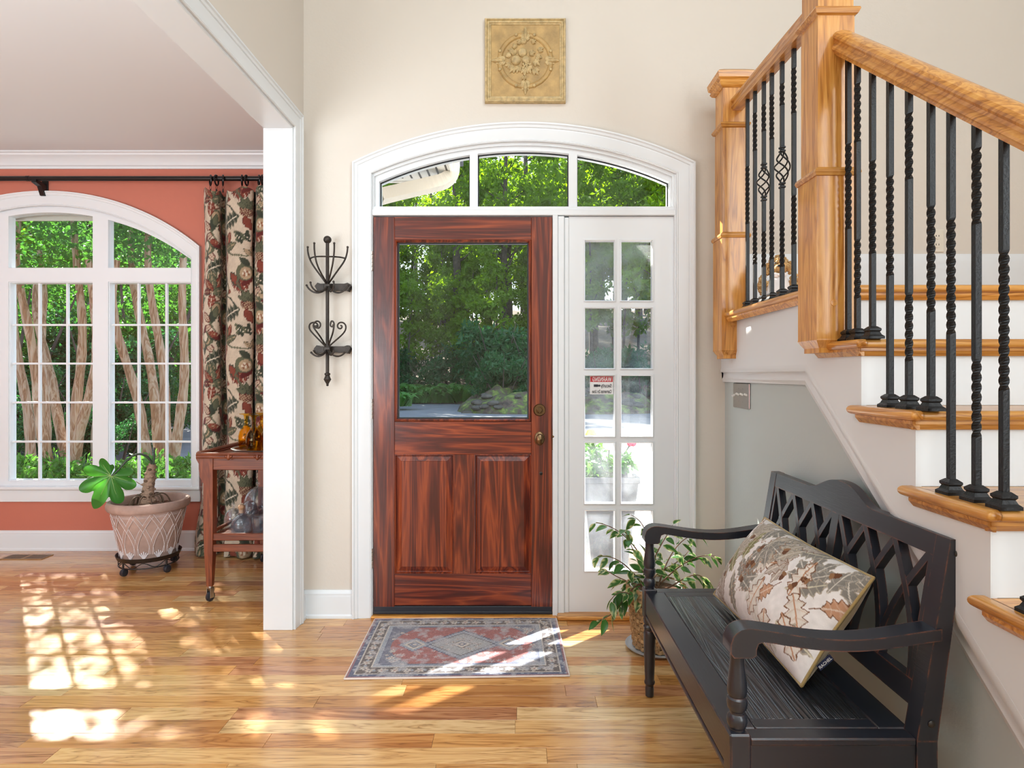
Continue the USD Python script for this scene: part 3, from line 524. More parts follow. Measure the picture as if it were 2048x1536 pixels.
# ================================================================ paint tools: flat print laid on as vertex colours
class Canvas:
    def __init__(s, X, Y, base, wrap=None): s.X, s.Y, s.wrap = X.ravel(), Y.ravel(), wrap; s.c = np.tile(np.asarray(base, float), (s.X.size, 1))
    def local(s, cx, cy, ang):
        dx, dy = s.X - cx, s.Y - cy
        if s.wrap: dx, dy = (dx + s.wrap[0] / 2) % s.wrap[0] - s.wrap[0] / 2, (dy + s.wrap[1] / 2) % s.wrap[1] - s.wrap[1] / 2
        c, q = math.cos(ang), math.sin(ang); return dx * c + dy * q, -dx * q + dy * c
    def put(s, mask, col, a=1.): s.c[mask] = s.c[mask] * (1 - a) + np.asarray(col) * a
    def ell(s, cx, cy, rx, ry, ang, col, a=1.):
        u, v = s.local(cx, cy, ang); s.put((u / rx) ** 2 + (v / ry) ** 2 < 1, col, a)
    def leaf(s, cx, cy, L, W, ang, col, vein=None, edge=None, lobes=0, bend=0., a=1., ew=.16, saw=.3):
        """leaf from its base at (cx, cy), L long, W half wide, with lobes along its margin"""
        u, v = s.local(cx, cy, ang); t = u / L; v = v - bend * L * t * t; ok = (t > 0) & (t < 1); tt = np.clip(t, 0, 1)
        w = W * np.sin(np.pi * tt ** .8) ** .8 * (1 + (saw * np.abs(((tt * lobes) % 1) * 2 - 1) - saw * .6 if lobes else 0))
        d = np.abs(v) - w
        if edge is not None: s.put(ok & (d < 0), edge, a); s.put(ok & (d < -W * ew), col, a)
        else: s.put(ok & (d < 0), col, a)
        if vein is not None:
            s.put(ok & (np.abs(v) < W * .07) & (d < 0), vein, a)
            k = max(4, lobes); s.put(ok & (d < -W * .12) & (np.abs(((tt * k + .55 * np.abs(v) / W) % 1) - .5) < .09), vein, a * .3)
    def flower(s, cx, cy, r, n, ang, cols, pet=.55):
        for i in range(n): s.leaf(cx, cy, r, r * pet * 2.2 / n, ang + i * 2 * math.pi / n, cols[0], None, cols[1])
        s.ell(cx, cy, r * .22, r * .22, 0, cols[2])
    def line(s, pts, w, col, a=1.):
        for (x0, y0), (x1, y1) in zip(pts[:-1], pts[1:]):
            L = math.hypot(x1 - x0, y1 - y0); u, v = s.local(x0, y0, math.atan2(y1 - y0, x1 - x0)); s.put((u > -w) & (u < L + w) & (np.abs(v) < w), col, a)
    def grainy(s, amt, seed=3, scale=60):
        q = meshkit.fbm(np.c_[s.X * scale, s.Y * scale, 0 * s.X], 3, seed); s.c *= (1 + amt * (q - .5) * 2)[:, None]
# ================================================================ lumbar pillow on the bench
DEFS['printed_cotton'] = painted(.85, .1); DEFS['gold_velvet'] = plain((.36, .25, .085), .75, sheen_weight=.5, vary=.12, vs=30); DEFS['navy_tag'] = plain((.012, .018, .06), .7); DEFS['white_print'] = plain((.8, .8, .8), .7)
pil = thing('throw_pillow', 'long lumbar pillow printed with autumn leaves leaning on the bench back', 'pillow')
PL, PH, PT = .335, .168, .092
pc = np.array([.822, 1.935, .566]); pu = np.array([-.02, 1, 0.]); pu /= np.linalg.norm(pu); pv = np.array([.56, .06, .83]); pv -= pu * (pv @ pu); pv /= np.linalg.norm(pv); pn = np.cross(pv, pu); pn *= np.sign(-pn[0]) or 1
def pillow_pt(a, b, side, k=1.0):
    """a, b in -1..1 over the pillow; side +1 front, -1 back"""
    ea, eb = 1 - np.abs(a) ** 2.6, 1 - np.abs(b) ** 2.6
    x = PL * a * (1 - .05 * (1 - b * b) * 0 - .045 * (1 - np.abs(b)) ** 1 * np.abs(a) ** 3); y = PH * b * (1 - .10 * (1 - np.abs(a)) ** .7 * np.abs(b) ** 3 * .6)
    h = PT * np.clip(ea, 0, 1) ** .62 * np.clip(eb, 0, 1) ** .62 + .003
    q = meshkit.fbm(np.stack([a * 3, b * 2, 0 * a + side], -1), 3, 5) - .5
    h = h + .012 * q * np.clip(ea * eb, 0, 1)
    return pc + x[..., None] * pu + y[..., None] * pv + (side * h * k)[..., None] * pn
nu, nv = 300, 160
A_, B_ = np.meshgrid(np.linspace(-1, 1, nu), np.linspace(-1, 1, nv), indexing='ij')
front = pillow_pt(A_, B_, 1); gf = grid(nu, nv)
def outward(v, f, ref):
    n = np.cross(v[f[:, 1]] - v[f[:, 0]], v[f[:, 2]] - v[f[:, 0]]).sum(0); return f if n @ ref > 0 else f[:, ::-1]
cv = Canvas(A_ * PL, B_ * PH, (.76, .73, .71)); rp = random.Random(21)
TAUPE, GREY, BRN, RUST, OLIVE, PALE = (.40, .34, .27), (.22, .205, .18), (.19, .085, .04), (.50, .27, .16), (.20, .19, .075), (.60, .55, .48)
spots = [(-PL + .05 + i * .082 + rp.uniform(-.02, .02), -PH + .03 + j * .075 + rp.uniform(-.02, .02)) for i in range(8) for j in range(5)]; rp.shuffle(spots)
for i, (a, b) in enumerate(spots):
    ang = rp.uniform(0, 6.28); k = i % 6
    if k in (0, 3):                                                # maple-like fan of lobes
        c, e, v = ((GREY, TAUPE, PALE), (TAUPE, GREY, PALE), ((.42, .36, .31), BRN, (.7, .64, .56)))[rp.randrange(3)]
        for d in (-1.25, -.65, 0, .65, 1.25): cv.leaf(a, b, .105 - abs(d) * .016, .0225, ang + d, c, v, e, 4, ew=.12, saw=.5)
    elif k == 1: cv.leaf(a, b, .13, .029, ang, OLIVE if rp.random() < .4 else GREY, (.62, .57, .42), TAUPE, 6, .2, saw=.5)
    elif k == 2: cv.leaf(a, b, .125, .034, ang, (.70, .65, .58), RUST, BRN, 5, -.15, ew=.14, saw=.6)
    elif k == 4: cv.leaf(a, b, .115, .027, ang, RUST, (.66, .52, .42), BRN, 7, .1, saw=.5); cv.line([(a, b), (a - .03 * math.cos(ang), b - .03 * math.sin(ang))], .0016, BRN)
    else: cv.leaf(a, b, .11, .028, ang, (.68, .65, .60), (.52, .5, .43), None, 0, .15)
for i in range(13):
    a, b, g = rp.uniform(-.3, .3), rp.uniform(-.14, .14), rp.uniform(0, 6.28); cv.ell(a, b, .015, .0095, g, (.13, .05, .02)); cv.ell(a - .01 * math.cos(g), b - .01 * math.sin(g), .0065, .0115, g, (.26, .13, .06))
for i in range(12):
    a, b, g = rp.uniform(-.3, .3), rp.uniform(-.15, .15), rp.uniform(0, 6.28); cv.line([(a + t * .09 * math.cos(g) + .006 * math.sin(t * 26) * -math.sin(g), b + t * .09 * math.sin(g) + .006 * math.sin(t * 26) * math.cos(g)) for t in np.linspace(0, 1, 22)], .0011, (.30, .15, .08))
cv.grainy(.12)
fv = front.reshape(-1, 3)
obj('printed_front', (fv, outward(fv, gf, pn)), 'printed_cotton', pil, paint=cv.c)
A2, B2 = np.meshgrid(np.linspace(-1, 1, 70), np.linspace(-1, 1, 40), indexing='ij'); bv = pillow_pt(A2, B2, -1, .9).reshape(-1, 3)
obj('velvet_back', (bv, outward(bv, grid(70, 40), -pn)), 'gold_velvet', pil, 'plain gold velvet back', smooth=True)
q = np.linspace(-1, 1, 40); edge = np.concatenate([np.c_[q, -np.ones(40)], np.c_[np.ones(40), q][1:], np.c_[q[::-1], np.ones(40)][1:], np.c_[-np.ones(40), q[::-1]][1:]])
obj('piping', tube(pillow_pt(edge[:, 0], edge[:, 1], 1.0), .0042, 7), 'gold_velvet', pil)
# sewn-in tag on the near edge of the pillow
ta = pillow_pt(np.array([-.985]), np.array([-.62]), -1, .3)[0]
tu, tn_ = pv * .9 - pn * .25, -pu; tu /= np.linalg.norm(tu); tw_ = np.cross(tn_, tu); tw_ /= np.linalg.norm(tw_); tw_ = tw_ if tw_ @ pn < 0 else -tw_
tl, tb = .046, .017
def tagpt(a, b, o): return ta + tu * a + tw_ * b + tn_ * (o + .004)
c8 = [tagpt(a, b, o) for o in (0, .0012) for a, b in ((0, 0), (tl, 0), (tl, tb), (0, tb))]
tg = obj('sewn_tag', hexa(c8), 'navy_tag', pil, 'small navy sewn tag with white lettering', smooth=False)
for txt, hgt, off in (('RACHEL', .0078, .0125), ('ZOE', .0035, .0145)):
    m = meshkit.text_mesh(txt, hgt, .0004, True); v = np.array(m.vertices)
    if txt == 'ZOE': continue
    v[:, 0] = v[:, 0] - v[:, 0].min(); v[:, 0] *= .041 / v[:, 0].max()
    obj('lettering', (np.array([tagpt(.0025 + a, off - b, .0013 + c) for a, b, c in v]), np.array(m.faces)), 'white_print', tg, smooth=False)
# ================================================================ rug
DEFS['rug_pile'] = painted(.95, .2, .5, 500); DEFS['cream_binding'] = plain((.72, .62, .56), .9)
rug = thing('rug', 'small faded red and blue oriental rug lying before the front door', 'rug', loc=(-.252, 2.818, 0), rotz=1.6)
RW, RH = .455, .305; nu, nv = 300, 200
X_, Y_ = np.meshgrid(np.linspace(-RW, RW, nu), np.linspace(-RH, RH, nv), indexing='ij')
NAVY, BLUE, REDC, CREAM, BRN2, SLATE = (.075, .085, .15), (.17, .195, .29), (.34, .10, .085), (.55, .50, .43), (.10, .075, .065), (.30, .33, .38)
rc = Canvas(X_, Y_, BLUE); ax, ay = np.abs(rc.X), np.abs(rc.Y); rr = random.Random(4)
def band(i0, i1, col): d = np.minimum(RW - ax, RH - ay); rc.put((d >= i0) & (d < i1), col)
band(0, .012, (.28, .11, .12)); band(.012, .03, NAVY); band(.03, .034, CREAM); band(.034, .088, BRN2); band(.088, .093, CREAM); band(.093, .11, SLATE); band(.11, .114, NAVY)
for k in range(2):                                                 # border flowers
    for side in range(4):
        n = 15 if side < 2 else 10
        for i in range(n):
            t = -1 + (2 * i + 1) / n; p = (t * (RW - .06), (RH - .061) * (1 if side == 0 else -1)) if side < 2 else ((RW - .061) * (1 if side == 2 else -1), t * (RH - .06))
            if k == 0: rc.flower(p[0], p[1], .022, 6, rr.uniform(0, 1), (CREAM, (.4, .3, .26), REDC if i % 3 else NAVY), .7)
            else:
                rc.ell(p[0] + .02 * (side < 2), p[1] + .02 * (side > 1), .007, .007, 0, SLATE); rc.leaf(p[0], p[1], .03, .007, rr.uniform(0, 6), (.42, .36, .3))
for i in range(70):
    t = rr.random(); sgn = rr.choice((-1, 1)); p = (rr.uniform(-RW, RW), sgn * (RH - .021)) if rr.random() < .6 else (sgn * (RW - .021), rr.uniform(-RH, RH)); rc.ell(p[0], p[1], .006, .005, 0, SLATE)
inn = (ax < RW - .114) & (ay < RH - .114)
fld = (ax / (RW - .135) + .35 * (ay / (RH - .115)) ** 2.2 < 1.0) & (ay < RH - .118) & inn; rc.put(inn, NAVY); rc.put(inn & ~fld, (.14, .15, .20)); rc.put(fld, REDC)
for i in range(120):
    p = (rr.uniform(-.33, .33), rr.uniform(-.19, .19)); inside = abs(p[0]) / (RW - .135) + .35 * (abs(p[1]) / (RH - .115)) ** 2 < .97
    rc.flower(p[0], p[1], rr.uniform(.012, .02), 5, rr.uniform(0, 6), ((.50, .36, .33), (.26, .07, .07), SLATE) if inside else (CREAM, (.2, .2, .24), REDC))
def diamond(cx, cy, rx, ry, col, st=.0): rc.put((np.round(np.abs(rc.X - cx) / .012) * .012 if st else np.abs(rc.X - cx)) / rx + np.abs(rc.Y - cy) / ry < 1, col)
for a, b, c in ((.19, .155, NAVY), (.178, .145, SLATE), (.15, .12, BRN2), (.142, .113, (.36, .36, .36))): diamond(0, 0, a, b, c, 1)
for i in range(26): rc.flower(rr.uniform(-.09, .09), rr.uniform(-.06, .06), .014, 5, rr.uniform(0, 6), ((.5, .47, .42), BRN2, (.3, .14, .12)))
for a, b, c in ((.05, .042, BRN2), (.044, .036, CREAM), (.022, .018, NAVY), (.012, .01, CREAM)): diamond(0, 0, a, b, c)
for sg in (-1, 1):
    for a, b, c in ((.075, .072, NAVY), (.07, .067, SLATE), (.05, .048, CREAM), (.034, .033, BRN2), (.028, .027, SLATE), (.018, .017, NAVY), (.012, .011, CREAM)): diamond(sg * .215, 0, a, b, c, a > .06)
q = meshkit.fbm(np.c_[rc.X * 26, rc.Y * 26, 0 * rc.X], 4, 2); fade = np.clip((q - .45) * 3.2, .12, .72)[:, None]; rc.c = rc.c * (1 - fade) + np.array((.42, .41, .43)) * fade
q = NR.uniform(.72, 1.3, rc.X.size); rc.c *= q[:, None]
Zr = .0065 + .0012 * meshkit.fbm(np.stack([X_ * 9, Y_ * 9, 0 * X_], -1), 2, 8); vv = np.stack([X_, Y_, Zr], -1).reshape(-1, 3); f_ = grid(nu, nv)
obj('pile', (vv, outward(vv, f_, np.array([0, 0, 1.]))), 'rug_pile', rug, paint=rc.c)
obj('backing', box(-RW, RW, -RH, RH, .0005, .0055, .001), 'cream_binding', rug)
per = [(-RW, -RH), (RW, -RH), (RW, RH), (-RW, RH), (-RW, -RH)]; pp = np.concatenate([np.linspace(per[i], per[i + 1], 30)[:-1] for i in range(4)] + [[per[0]]])
obj('bound_edge', tube(np.c_[pp, np.full(len(pp), .0045)], .004, 6), 'cream_binding', rug)
# ================================================================ wrought iron coat rack
DEFS['aged_iron'] = plain((.035, .027, .022), .45, metal=.4, bump=.3, bs=120, vary=.3, vs=30)
rack = thing('coat_rack', 'dark iron wall coat rack with two tiers of curling hooks left of the door', 'coat rack'); RD = 3.085
def cr(px, py, dep=0.): return at(590 + px / 4.515, 450 + py / 4.515, RD - dep)
xk = cr(293, 0)[0]; zk = lambda py: CAMZ - (450 + py / 4.515 - CY) * RD / F
obj('pole', lathe([(.0085, zk(1345)), (.0085, zk(150))], (xk, RD, 0), 14), 'aged_iron', rack)
obj('ball_finial', sphere((xk, RD, zk(133)), .0195, 2), 'aged_iron', rack)
obj('drop_finial', lathe([(.003, zk(1455)), (.006, zk(1450)), (.006, zk(1435)), (.009, zk(1425)), (.0185, zk(1395)), (.016, zk(1385)), (.0105, zk(1360)), (.014, zk(1352)), (.014, zk(1340)), (.009, zk(1335))], (xk, RD, 0), 14), 'aged_iron', rack)
for pa, pb, py in ((165, 490, 553), (157, 488, 1122)):
    xa, xb, zc = cr(pa, py)[0], cr(pb, py)[0], zk(py); e = .03
    pl = [(xa, zc + .004), (xa + .014, zc + .021), (xa + .03, zc + .016), (xb - .03, zc + .016), (xb - .014, zc + .021), (xb, zc + .004), (xb - .014, zc - .021), (xb - .03, zc - .016), (xa + .03, zc - .016), (xa + .014, zc - .021)]
    obj('wall_plate', prism(pl, 'xz', RD + .02, FW), 'aged_iron', rack, smooth=False); obj('collar', join(box(xk - .016, xk + .016, RD - .012, RD + .024, zc - .012, zc + .012, .003)), 'aged_iron', rack)
def hook(pts, r=.0042, ball=.0058):
    p = curve([cr(*q) for q in pts], 30); parts = [tube(p, r, 8)]
    if ball: parts.append(sphere(p[-1], ball, 1))
    obj('hook', join(*parts), 'aged_iron', rack)
hook([(280, 525, .0), (262, 500, .01), (195, 410, .01), (135, 310, .01), (118, 250, .01), (115, 200, .01)]); hook([(305, 525, 0), (330, 490, .01), (390, 405, .01), (452, 310, .01), (470, 250, .01), (475, 200, .01)])
hook([(282, 520, .01), (255, 470, .05), (205, 370, .08), (180, 270, .09), (174, 165, .09)]); hook([(300, 520, .01), (318, 450, .05), (340, 350, .08), (352, 260, .09), (354, 165, .09)])
obj('hoop', tube(curve([cr(140, 303, .01), cr(175, 288, .05), cr(290, 284, .085), cr(400, 290, .05), cr(455, 303, .01)], 30), .0038, 7), 'aged_iron', rack)
hook([(280, 560, .01), (265, 588, .02), (200, 612, .02), (135, 585, .02), (105, 545, .02)]); hook([(285, 560, .01), (262, 585, .05), (210, 603, .07), (165, 575, .085), (140, 520, .09)])
hook([(305, 560, .01), (330, 588, .02), (390, 612, .02), (445, 590, .02), (485, 545, .02)]); hook([(300, 560, .01), (308, 585, .05), (325, 600, .075), (345, 570, .09), (348, 512, .09)])
def scroll(pts, dep): obj('scroll_hook', tube(curve([cr(x, y, .005 + dep * min(1, max(0, (1100 - y) / 150))) for x, y in pts], 60), .004, 8), 'aged_iron', rack)
scroll([(280, 1100), (215, 1035), (158, 975), (130, 930), (136, 895), (165, 880), (195, 888), (207, 908), (196, 928), (180, 922), (182, 906)], .012)
scroll([(283, 1100), (235, 1020), (185, 950), (165, 912), (178, 880), (203, 868), (226, 884), (228, 912), (210, 932), (194, 922), (198, 905)], .075)
scroll([(306, 1100), (370, 1040), (430, 985), (456, 945), (456, 905), (432, 882), (400, 884), (384, 908), (394, 932), (418, 932), (424, 914), (410, 908)], .012)
scroll([(303, 1100), (326, 1020), (346, 950), (352, 905), (346, 875), (334, 866), (322, 884), (324, 914), (338, 918), (342, 898)], .085)
hook([(282, 1130, .01), (265, 1160, .02), (215, 1185, .02), (165, 1170, .02), (147, 1152, .02)]); hook([(285, 1130, .01), (262, 1155, .04), (225, 1172, .06), (190, 1160, .07), (172, 1135, .08)])
hook([(305, 1130, .01), (325, 1160, .02), (380, 1185, .02), (430, 1170, .02), (450, 1150, .02)]); hook([(300, 1130, .01), (308, 1160, .04), (325, 1175, .06), (342, 1160, .08), (350, 1138, .08)])
# ================================================================ carved plaque above the door
DEFS['gilt_plaster'] = plain((.42, .27, .10), .55, bump=.3, bs=60, vary=.28, vs=14); DEFS['gilt_light'] = plain((.50, .37, .18), .5, bump=.35, bs=90, vary=.32, vs=40)
pq = thing('wall_plaque', 'square gilt plaster plaque with carved fruit and leaves above the front door', 'wall art')
qa, qb, qc, qd = fx(970), fx(1131), fz(208), fz(41); qx, qz, qh = (qa + qb) / 2, (qc + qd) / 2, (qb - qa) / 2
obj('panel', box(qa + .004, qb - .004, FW - .014, FW, qc + .004, qd - .004, .002), 'gilt_plaster', pq)
obj('frame', ring(qa, qb, qc, qd, [(0, 0), (0, .02), (.004, .027), (.009, .027), (.012, .021), (.017, .024), (.022, .023), (.025, .018), (.03, .019), (.033, .013), (.033, 0)], y=FW), 'gilt_light', pq, smooth=25)
t = np.linspace(0, 2 * math.pi, 73); rsec = [(.165, .012), (.165, .017), (.161, .021), (.157, .0185), (.145, .0185), (.141, .021), (.137, .017), (.137, .012)]
rs = .86 * qh / .205
obj('ring', loft([[(qx + r * rs * math.cos(a), FW - h, qz + r * rs * math.sin(a)) for r, h in rsec] for a in t], cap=False), 'gilt_plaster', pq, smooth=25)
def blade(cx, cz, L, W, ang, h=.016, base=.012):
    v, f = sphere((0, 0, 0), 1, 2); u = v[:, 0]; w = v[:, 1] * (1 - .35 * u) * (1 + .0 * u); hh = np.where(v[:, 2] > 0, v[:, 2], 0) * (1 - .45 * np.exp(-(w * 4) ** 2))
    X = (u + 1) * L / 2; Y = w * W; c, s_ = math.cos(ang), math.sin(ang); return np.c_[cx + X * c - Y * s_, FW - base - hh * h, cz + X * s_ + Y * c], f
def acanthus(cx, cz, ang, k=1.0): return join(*[blade(cx, cz, (.062 - .012 * abs(d)) * k, .012 * k, ang + d * .42, .012) for d in (-2.6, -1.7, -.8, .8, 1.7, 2.6)], blade(cx, cz, .075 * k, .013 * k, ang, .02), *[sphere((cx + .056 * k * math.cos(ang + e), FW - .02, cz + .056 * k * math.sin(ang + e)), .009 * k, 1) for e in (-1.1, 1.1)])
for a in range(4): g = a * math.pi / 2; obj('acanthus_leaf', acanthus(qx + .105 * math.cos(g) * qh / .205, qz + .105 * math.sin(g) * qh / .205, g, .92), 'gilt_light', pq)
def pq_at(px, py): return qx + (px - 808) / 590 * qh, qz - (py - 770) / 600 * qh
for px, py, r in ((672, 765, 70), (768, 650, 66), (815, 760, 58), (565, 690, 40), (545, 700, 25)): x, z = pq_at(px, py); obj('carved_fruit', sphere((x, FW - .016, z), r / 590 * qh, 2, (1, .75, 1)), 'gilt_light', pq)
for px, py, ln, g in ((930, 490, 60, .5), (780, 480, 80, 1.8), (720, 500, 60, 2.4), (905, 660, 75, .2), (1030, 610, 70, .6), (1000, 720, 75, -.2), (970, 800, 90, -.7), (640, 650, 70, 2.2), (600, 630, 70, 2.6), (560, 840, 70, 3.4), (620, 900, 90, 4.0), (700, 900, 80, 4.4), (860, 900, 90, 5.2), (960, 930, 90, 5.4), (800, 930, 90, 4.7), (790, 1030, 60, 4.7), (650, 560, 60, 2.0)):
    x, z = pq_at(px, py); L = ln / 590 * qh * 1.3
    obj('carved_leaf', join(*[blade(x - .4 * L * math.cos(g), z - .4 * L * math.sin(g), L * (1 - .2 * abs(d)), L * .26, g + d * .6, .016, .013) for d in (-1, 0, 1)]), 'gilt_light', pq)
for k in range(14):
    g = k * 2.4; r = .006 * math.sqrt(k); x, z = pq_at(830, 850); obj('carved_berry', sphere((x + r * math.cos(g), FW - .02, z + r * math.sin(g)), .0065, 1), 'gilt_light', pq)
# ================================================================ switch plate, outlet, figurine
DEFS['brushed_nickel'] = plain((.5, .5, .5), .28, metal=1.0); DEFS['white_plastic'] = plain((.8, .8, .78), .35); DEFS['ivory_plastic'] = plain((.72, .66, .56), .4)
sw = thing('light_switch', 'brushed metal four-switch plate on the grey wall under the stairs', 'light switch')
sy0, sy1, sz0, sz1 = 2.80, 3.01, 1.073, 1.192
obj('plate', box(1.046, 1.054, sy0, sy1, sz0, sz1, .004), 'brushed_nickel', sw)
for k in range(4):
    yc = sy0 + (k + .5) * (sy1 - sy0) / 4; zc = (sz0 + sz1) / 2 + .003
    obj('toggle', xf(box(-.018, .0, -.004, .004, -.005, .005, .002), rot([0, 1, 0], 25 if k != 3 else -25), (1.048, yc, zc)), 'white_plastic', sw, 'white plastic toggle')
    for d in (-.03, .03): obj('screw', xf(rosette((0, 0, 0), [(.003, 0), (.003, .001), (0, .0015)], n=8), rot([0, 0, 1], -90), (1.0465, yc, zc + d)), 'brushed_nickel', sw)
ou = thing('wall_outlet', 'ivory wall outlet plate above the landing baseboard', 'outlet'); ox, oz = fx(1873), fz(482)
obj('plate', box(ox - .036, ox + .036, FW - .006, FW, oz - .058, oz + .058, .003), 'ivory_plastic', ou)
for d in (-.022, .022):
    so = obj('socket', rosette((ox, FW - .006, oz + d), [(.0165, 0), (.016, .002), (0, .002)], .95, .85, 20), 'ivory_plastic', ou)
    obj('slots', join(*[box(ox + e - .0015, ox + e + .0015, FW - .0086, FW - .007, oz + d - .002, oz + d + .007, .0003) for e in (-.007, .007)]), 'dark_metal', so)
DEFS['gold_curls'] = plain((.50, .32, .14), .8, bump=1.0, bs=140, vary=.4, vs=60); DEFS['white_cloth'] = plain((.78, .76, .76), .8)
fg = thing('plush_animal', 'curly golden plush animal in a white dress sitting on the landing', 'plush toy', loc=(1.145, 2.72, RISE * 8), rotz=-20, scale=.74)
rf = random.Random(5)
def curly(c, r, s=(1, 1, 1), n=90):
    ms = [sphere(c, r * .92, 2, s)]
    for k in range(n):
        d = np.array([rf.gauss(0, 1) for _ in range(3)]); d /= np.linalg.norm(d); ms.append(sphere(np.array(c) + d * r * np.array(s) * .95, .011, 1))
    return join(*ms)
obj('head', curly((0, 0, .245), .058, (1, .95, 1.1)), 'gold_curls', fg); 
for sg in (-1, 1):
    obj('ear', curly((sg * .062, .0, .235), .022, (.7, .6, 1.5), 22), 'gold_curls', fg); obj('arm', curly((sg * .085, -.02, .135), .03, (.8, .8, 2.0), 40), 'gold_curls', fg); obj('leg', curly((sg * .055, -.075, .035), .035, (.9, 1.7, .9), 40), 'gold_curls', fg)
    obj('eye', sphere((sg * .02, -.053, .258), .006, 1), 'black_vinyl', fg)
obj('dress', lathe([(.095, .01), (.098, .03), (.08, .1), (.055, .165), (.035, .19), (0, .195)], (0, 0, 0), 24), 'white_cloth', fg); obj('muzzle', sphere((0, -.055, .232), .025, 2, (1, .8, .8)), 'gold_curls', fg); obj('nose', sphere((0, -.077, .238), .009, 1, (1.2, .7, .8)), 'black_vinyl', fg)
obj('bow', join(sphere((-.02, -.05, .188), .018, 2, (1.3, .5, .8)), sphere((.02, -.05, .188), .018, 2, (1.3, .5, .8)), sphere((0, -.055, .188), .009, 1)), 'white_cloth', fg)
# ================================================================ curtain, rod and rings
DEFS['black_rod'] = plain((.02, .018, .018), .3, metal=.4); DEFS['curtain_print'] = painted(.9, .15, .35, 400); DEFS['curtain_lining'] = plain((.62, .56, .46), .9)
ROD, RODZ = 4.262, 2.579
rod = thing('curtain_rod', 'black metal curtain rod along the top of the salmon wall', 'curtain rod')
obj('pole', xf(lathe([(.0165, 0), (.0165, 3.55)], n=20), rot([0, 1, 0], 90), (-4.85, ROD, RODZ)), 'black_rod', rod)
obj('sleeve', xf(lathe([(.0185, 0), (.0185, .02)], n=20), rot([0, 1, 0], 90), ((53 - CX) * ROD / F, ROD, RODZ)), 'black_rod', rod)
bxp = (72 - CX) * ROD / F
obj('bracket', join(prism([(ROD - .02, RODZ - .012), (ROD - .022, RODZ - .03), (ROD + .03, RODZ - .045), (ROD + .055, RODZ - .10), (ROD + .088, RODZ - .105), (ROD + .088, RODZ - .03), (ROD + .05, RODZ - .022), (ROD + .02, RODZ - .012)], 'yz', bxp - .016, bxp + .016), box(bxp - .022, bxp + .022, ROD + .076, ROD + .088, RODZ - .115, RODZ + .01, .003)), 'black_rod', rod)
ring0 = None
for i, (px, yaw) in enumerate(((421, 35), (433, 5), (446, 28), (484, 22), (493, 5), (518, 30), (525, 12))):
    x = (px - CX) * ROD / F; zc = RODZ - .012
    lab = ['black curtain ring leftmost on the rod, turned open', 'thin edge-on curtain ring second from the left', 'curtain ring third from the left above the wide fold', 'curtain ring fourth from the left', 'edge-on curtain ring fifth from the left', 'curtain ring sixth from the left near the white column', 'rightmost curtain ring beside the white column'][i]
    g = thing('curtain_ring', lab, 'curtain ring', 'black curtain rings on the rod', loc=(x, ROD, zc), rotz=yaw)
    a = np.linspace(0, 2 * math.pi, 33)
    obj('hoop', loft([[((.0335 + .0055 * math.cos(b)) * 0 + .0055 * math.sin(b), (.0335 + .0055 * math.cos(b)) * math.cos(q), (.0335 + .0055 * math.cos(b)) * math.sin(q)) for b in np.linspace(0, 2 * math.pi, 9)[:-1]] for q in a], cap=False), 'black_rod', g)
    obj('clip', join(tube(curve([(0, 0, -.038), (.006, 0, -.05), (.001, 0, -.062), (-.005, 0, -.052), (0, 0, -.04)], 14), .0012, 5), box(-.004, .004, -.006, .006, -.083, -.062, .001)), 'dark_metal', g)
cur = thing('curtain', 'floor-length cream curtain with large red and green jacobean flowers beside the window', 'curtain')
cp = np.array([(409, 4.25), (412, 4.21), (425, 4.175), (438, 4.2), (444, 4.27), (449, 4.30), (453, 4.26), (457, 4.18), (470, 4.15), (490, 4.145), (503, 4.165), (506, 4.25), (508.5, 4.28), (510, 4.22), (518, 4.165), (532, 4.17), (545, 4.25), (552, 4.29), (560, 4.22), (580, 4.17), (600, 4.25)], float)
pl = curve(np.c_[(cp[:, 0] - CX) * cp[:, 1] / F, cp[:, 1]], 260); seg = np.r_[0, np.cumsum(np.linalg.norm(np.diff(pl, axis=0), axis=1))]
nv = 330; vv_ = np.linspace(0, 1, nv); ZT = np.interp(pl[:, 0], [pl[0, 0], pl[60, 0], pl[100, 0], pl[170, 0]], [2.495, 2.47, 2.475, 2.495]) + .012 * np.sin(seg * 38)
U_, V_ = np.meshgrid(seg, vv_, indexing='ij'); Z_ = .012 + (ZT[:, None] - .012) * V_
low_ = np.clip(1 - V_, 0, 1); XX = pl[:, 0][:, None] - .05 * np.exp(-((V_ - .03) / .10) ** 2) * np.clip(1 - U_ / .28, 0, 1) - .022 * low_ * np.clip(1 - U_ / .25, 0, 1); YY = pl[:, 1][:, None] - .05 * low_ ** 6 * np.sin(U_ * 20) ** 2 + .012 * np.sin(V_ * 9 + U_ * 14) * low_ + .01 * np.sin(V_ * 17 + U_ * 5)
YY = np.minimum(YY, 4.31)
TW, TH = .58, .62
cc = Canvas(U_, Z_, (.57, .49, .38), (TW, TH)); GRN, DGRN, RED, WINE, CRM, TAN = (.105, .115, .07), (.045, .055, .038), (.21, .055, .035), (.11, .022, .02), (.66, .60, .48), (.40, .30, .19)
class Big:
    def __init__(s, u, v, k): s.u, s.v, s.k = u, v, k
    def p(s, a, b): return s.u + (a - s.u) * s.k, s.v + (b - s.v) * (1 + (s.k - 1) * .12)
    def leaf(s, a, b, L, W, *q, **w): cc0.leaf(*s.p(a, b), L * s.k, W * s.k, *q, **w)
    def ell(s, a, b, x, y, *q): cc0.ell(*s.p(a, b), x * s.k, y * s.k, *q)
    def line(s, pts, w, *q): cc0.line([s.p(*t) for t in pts], w * s.k, *q)
    def put(s, *q): cc0.put(*q)
    def local(s, a, b, g): x, y = cc0.local(*s.p(a, b), g); return x / s.k, y / s.k
cc0 = cc
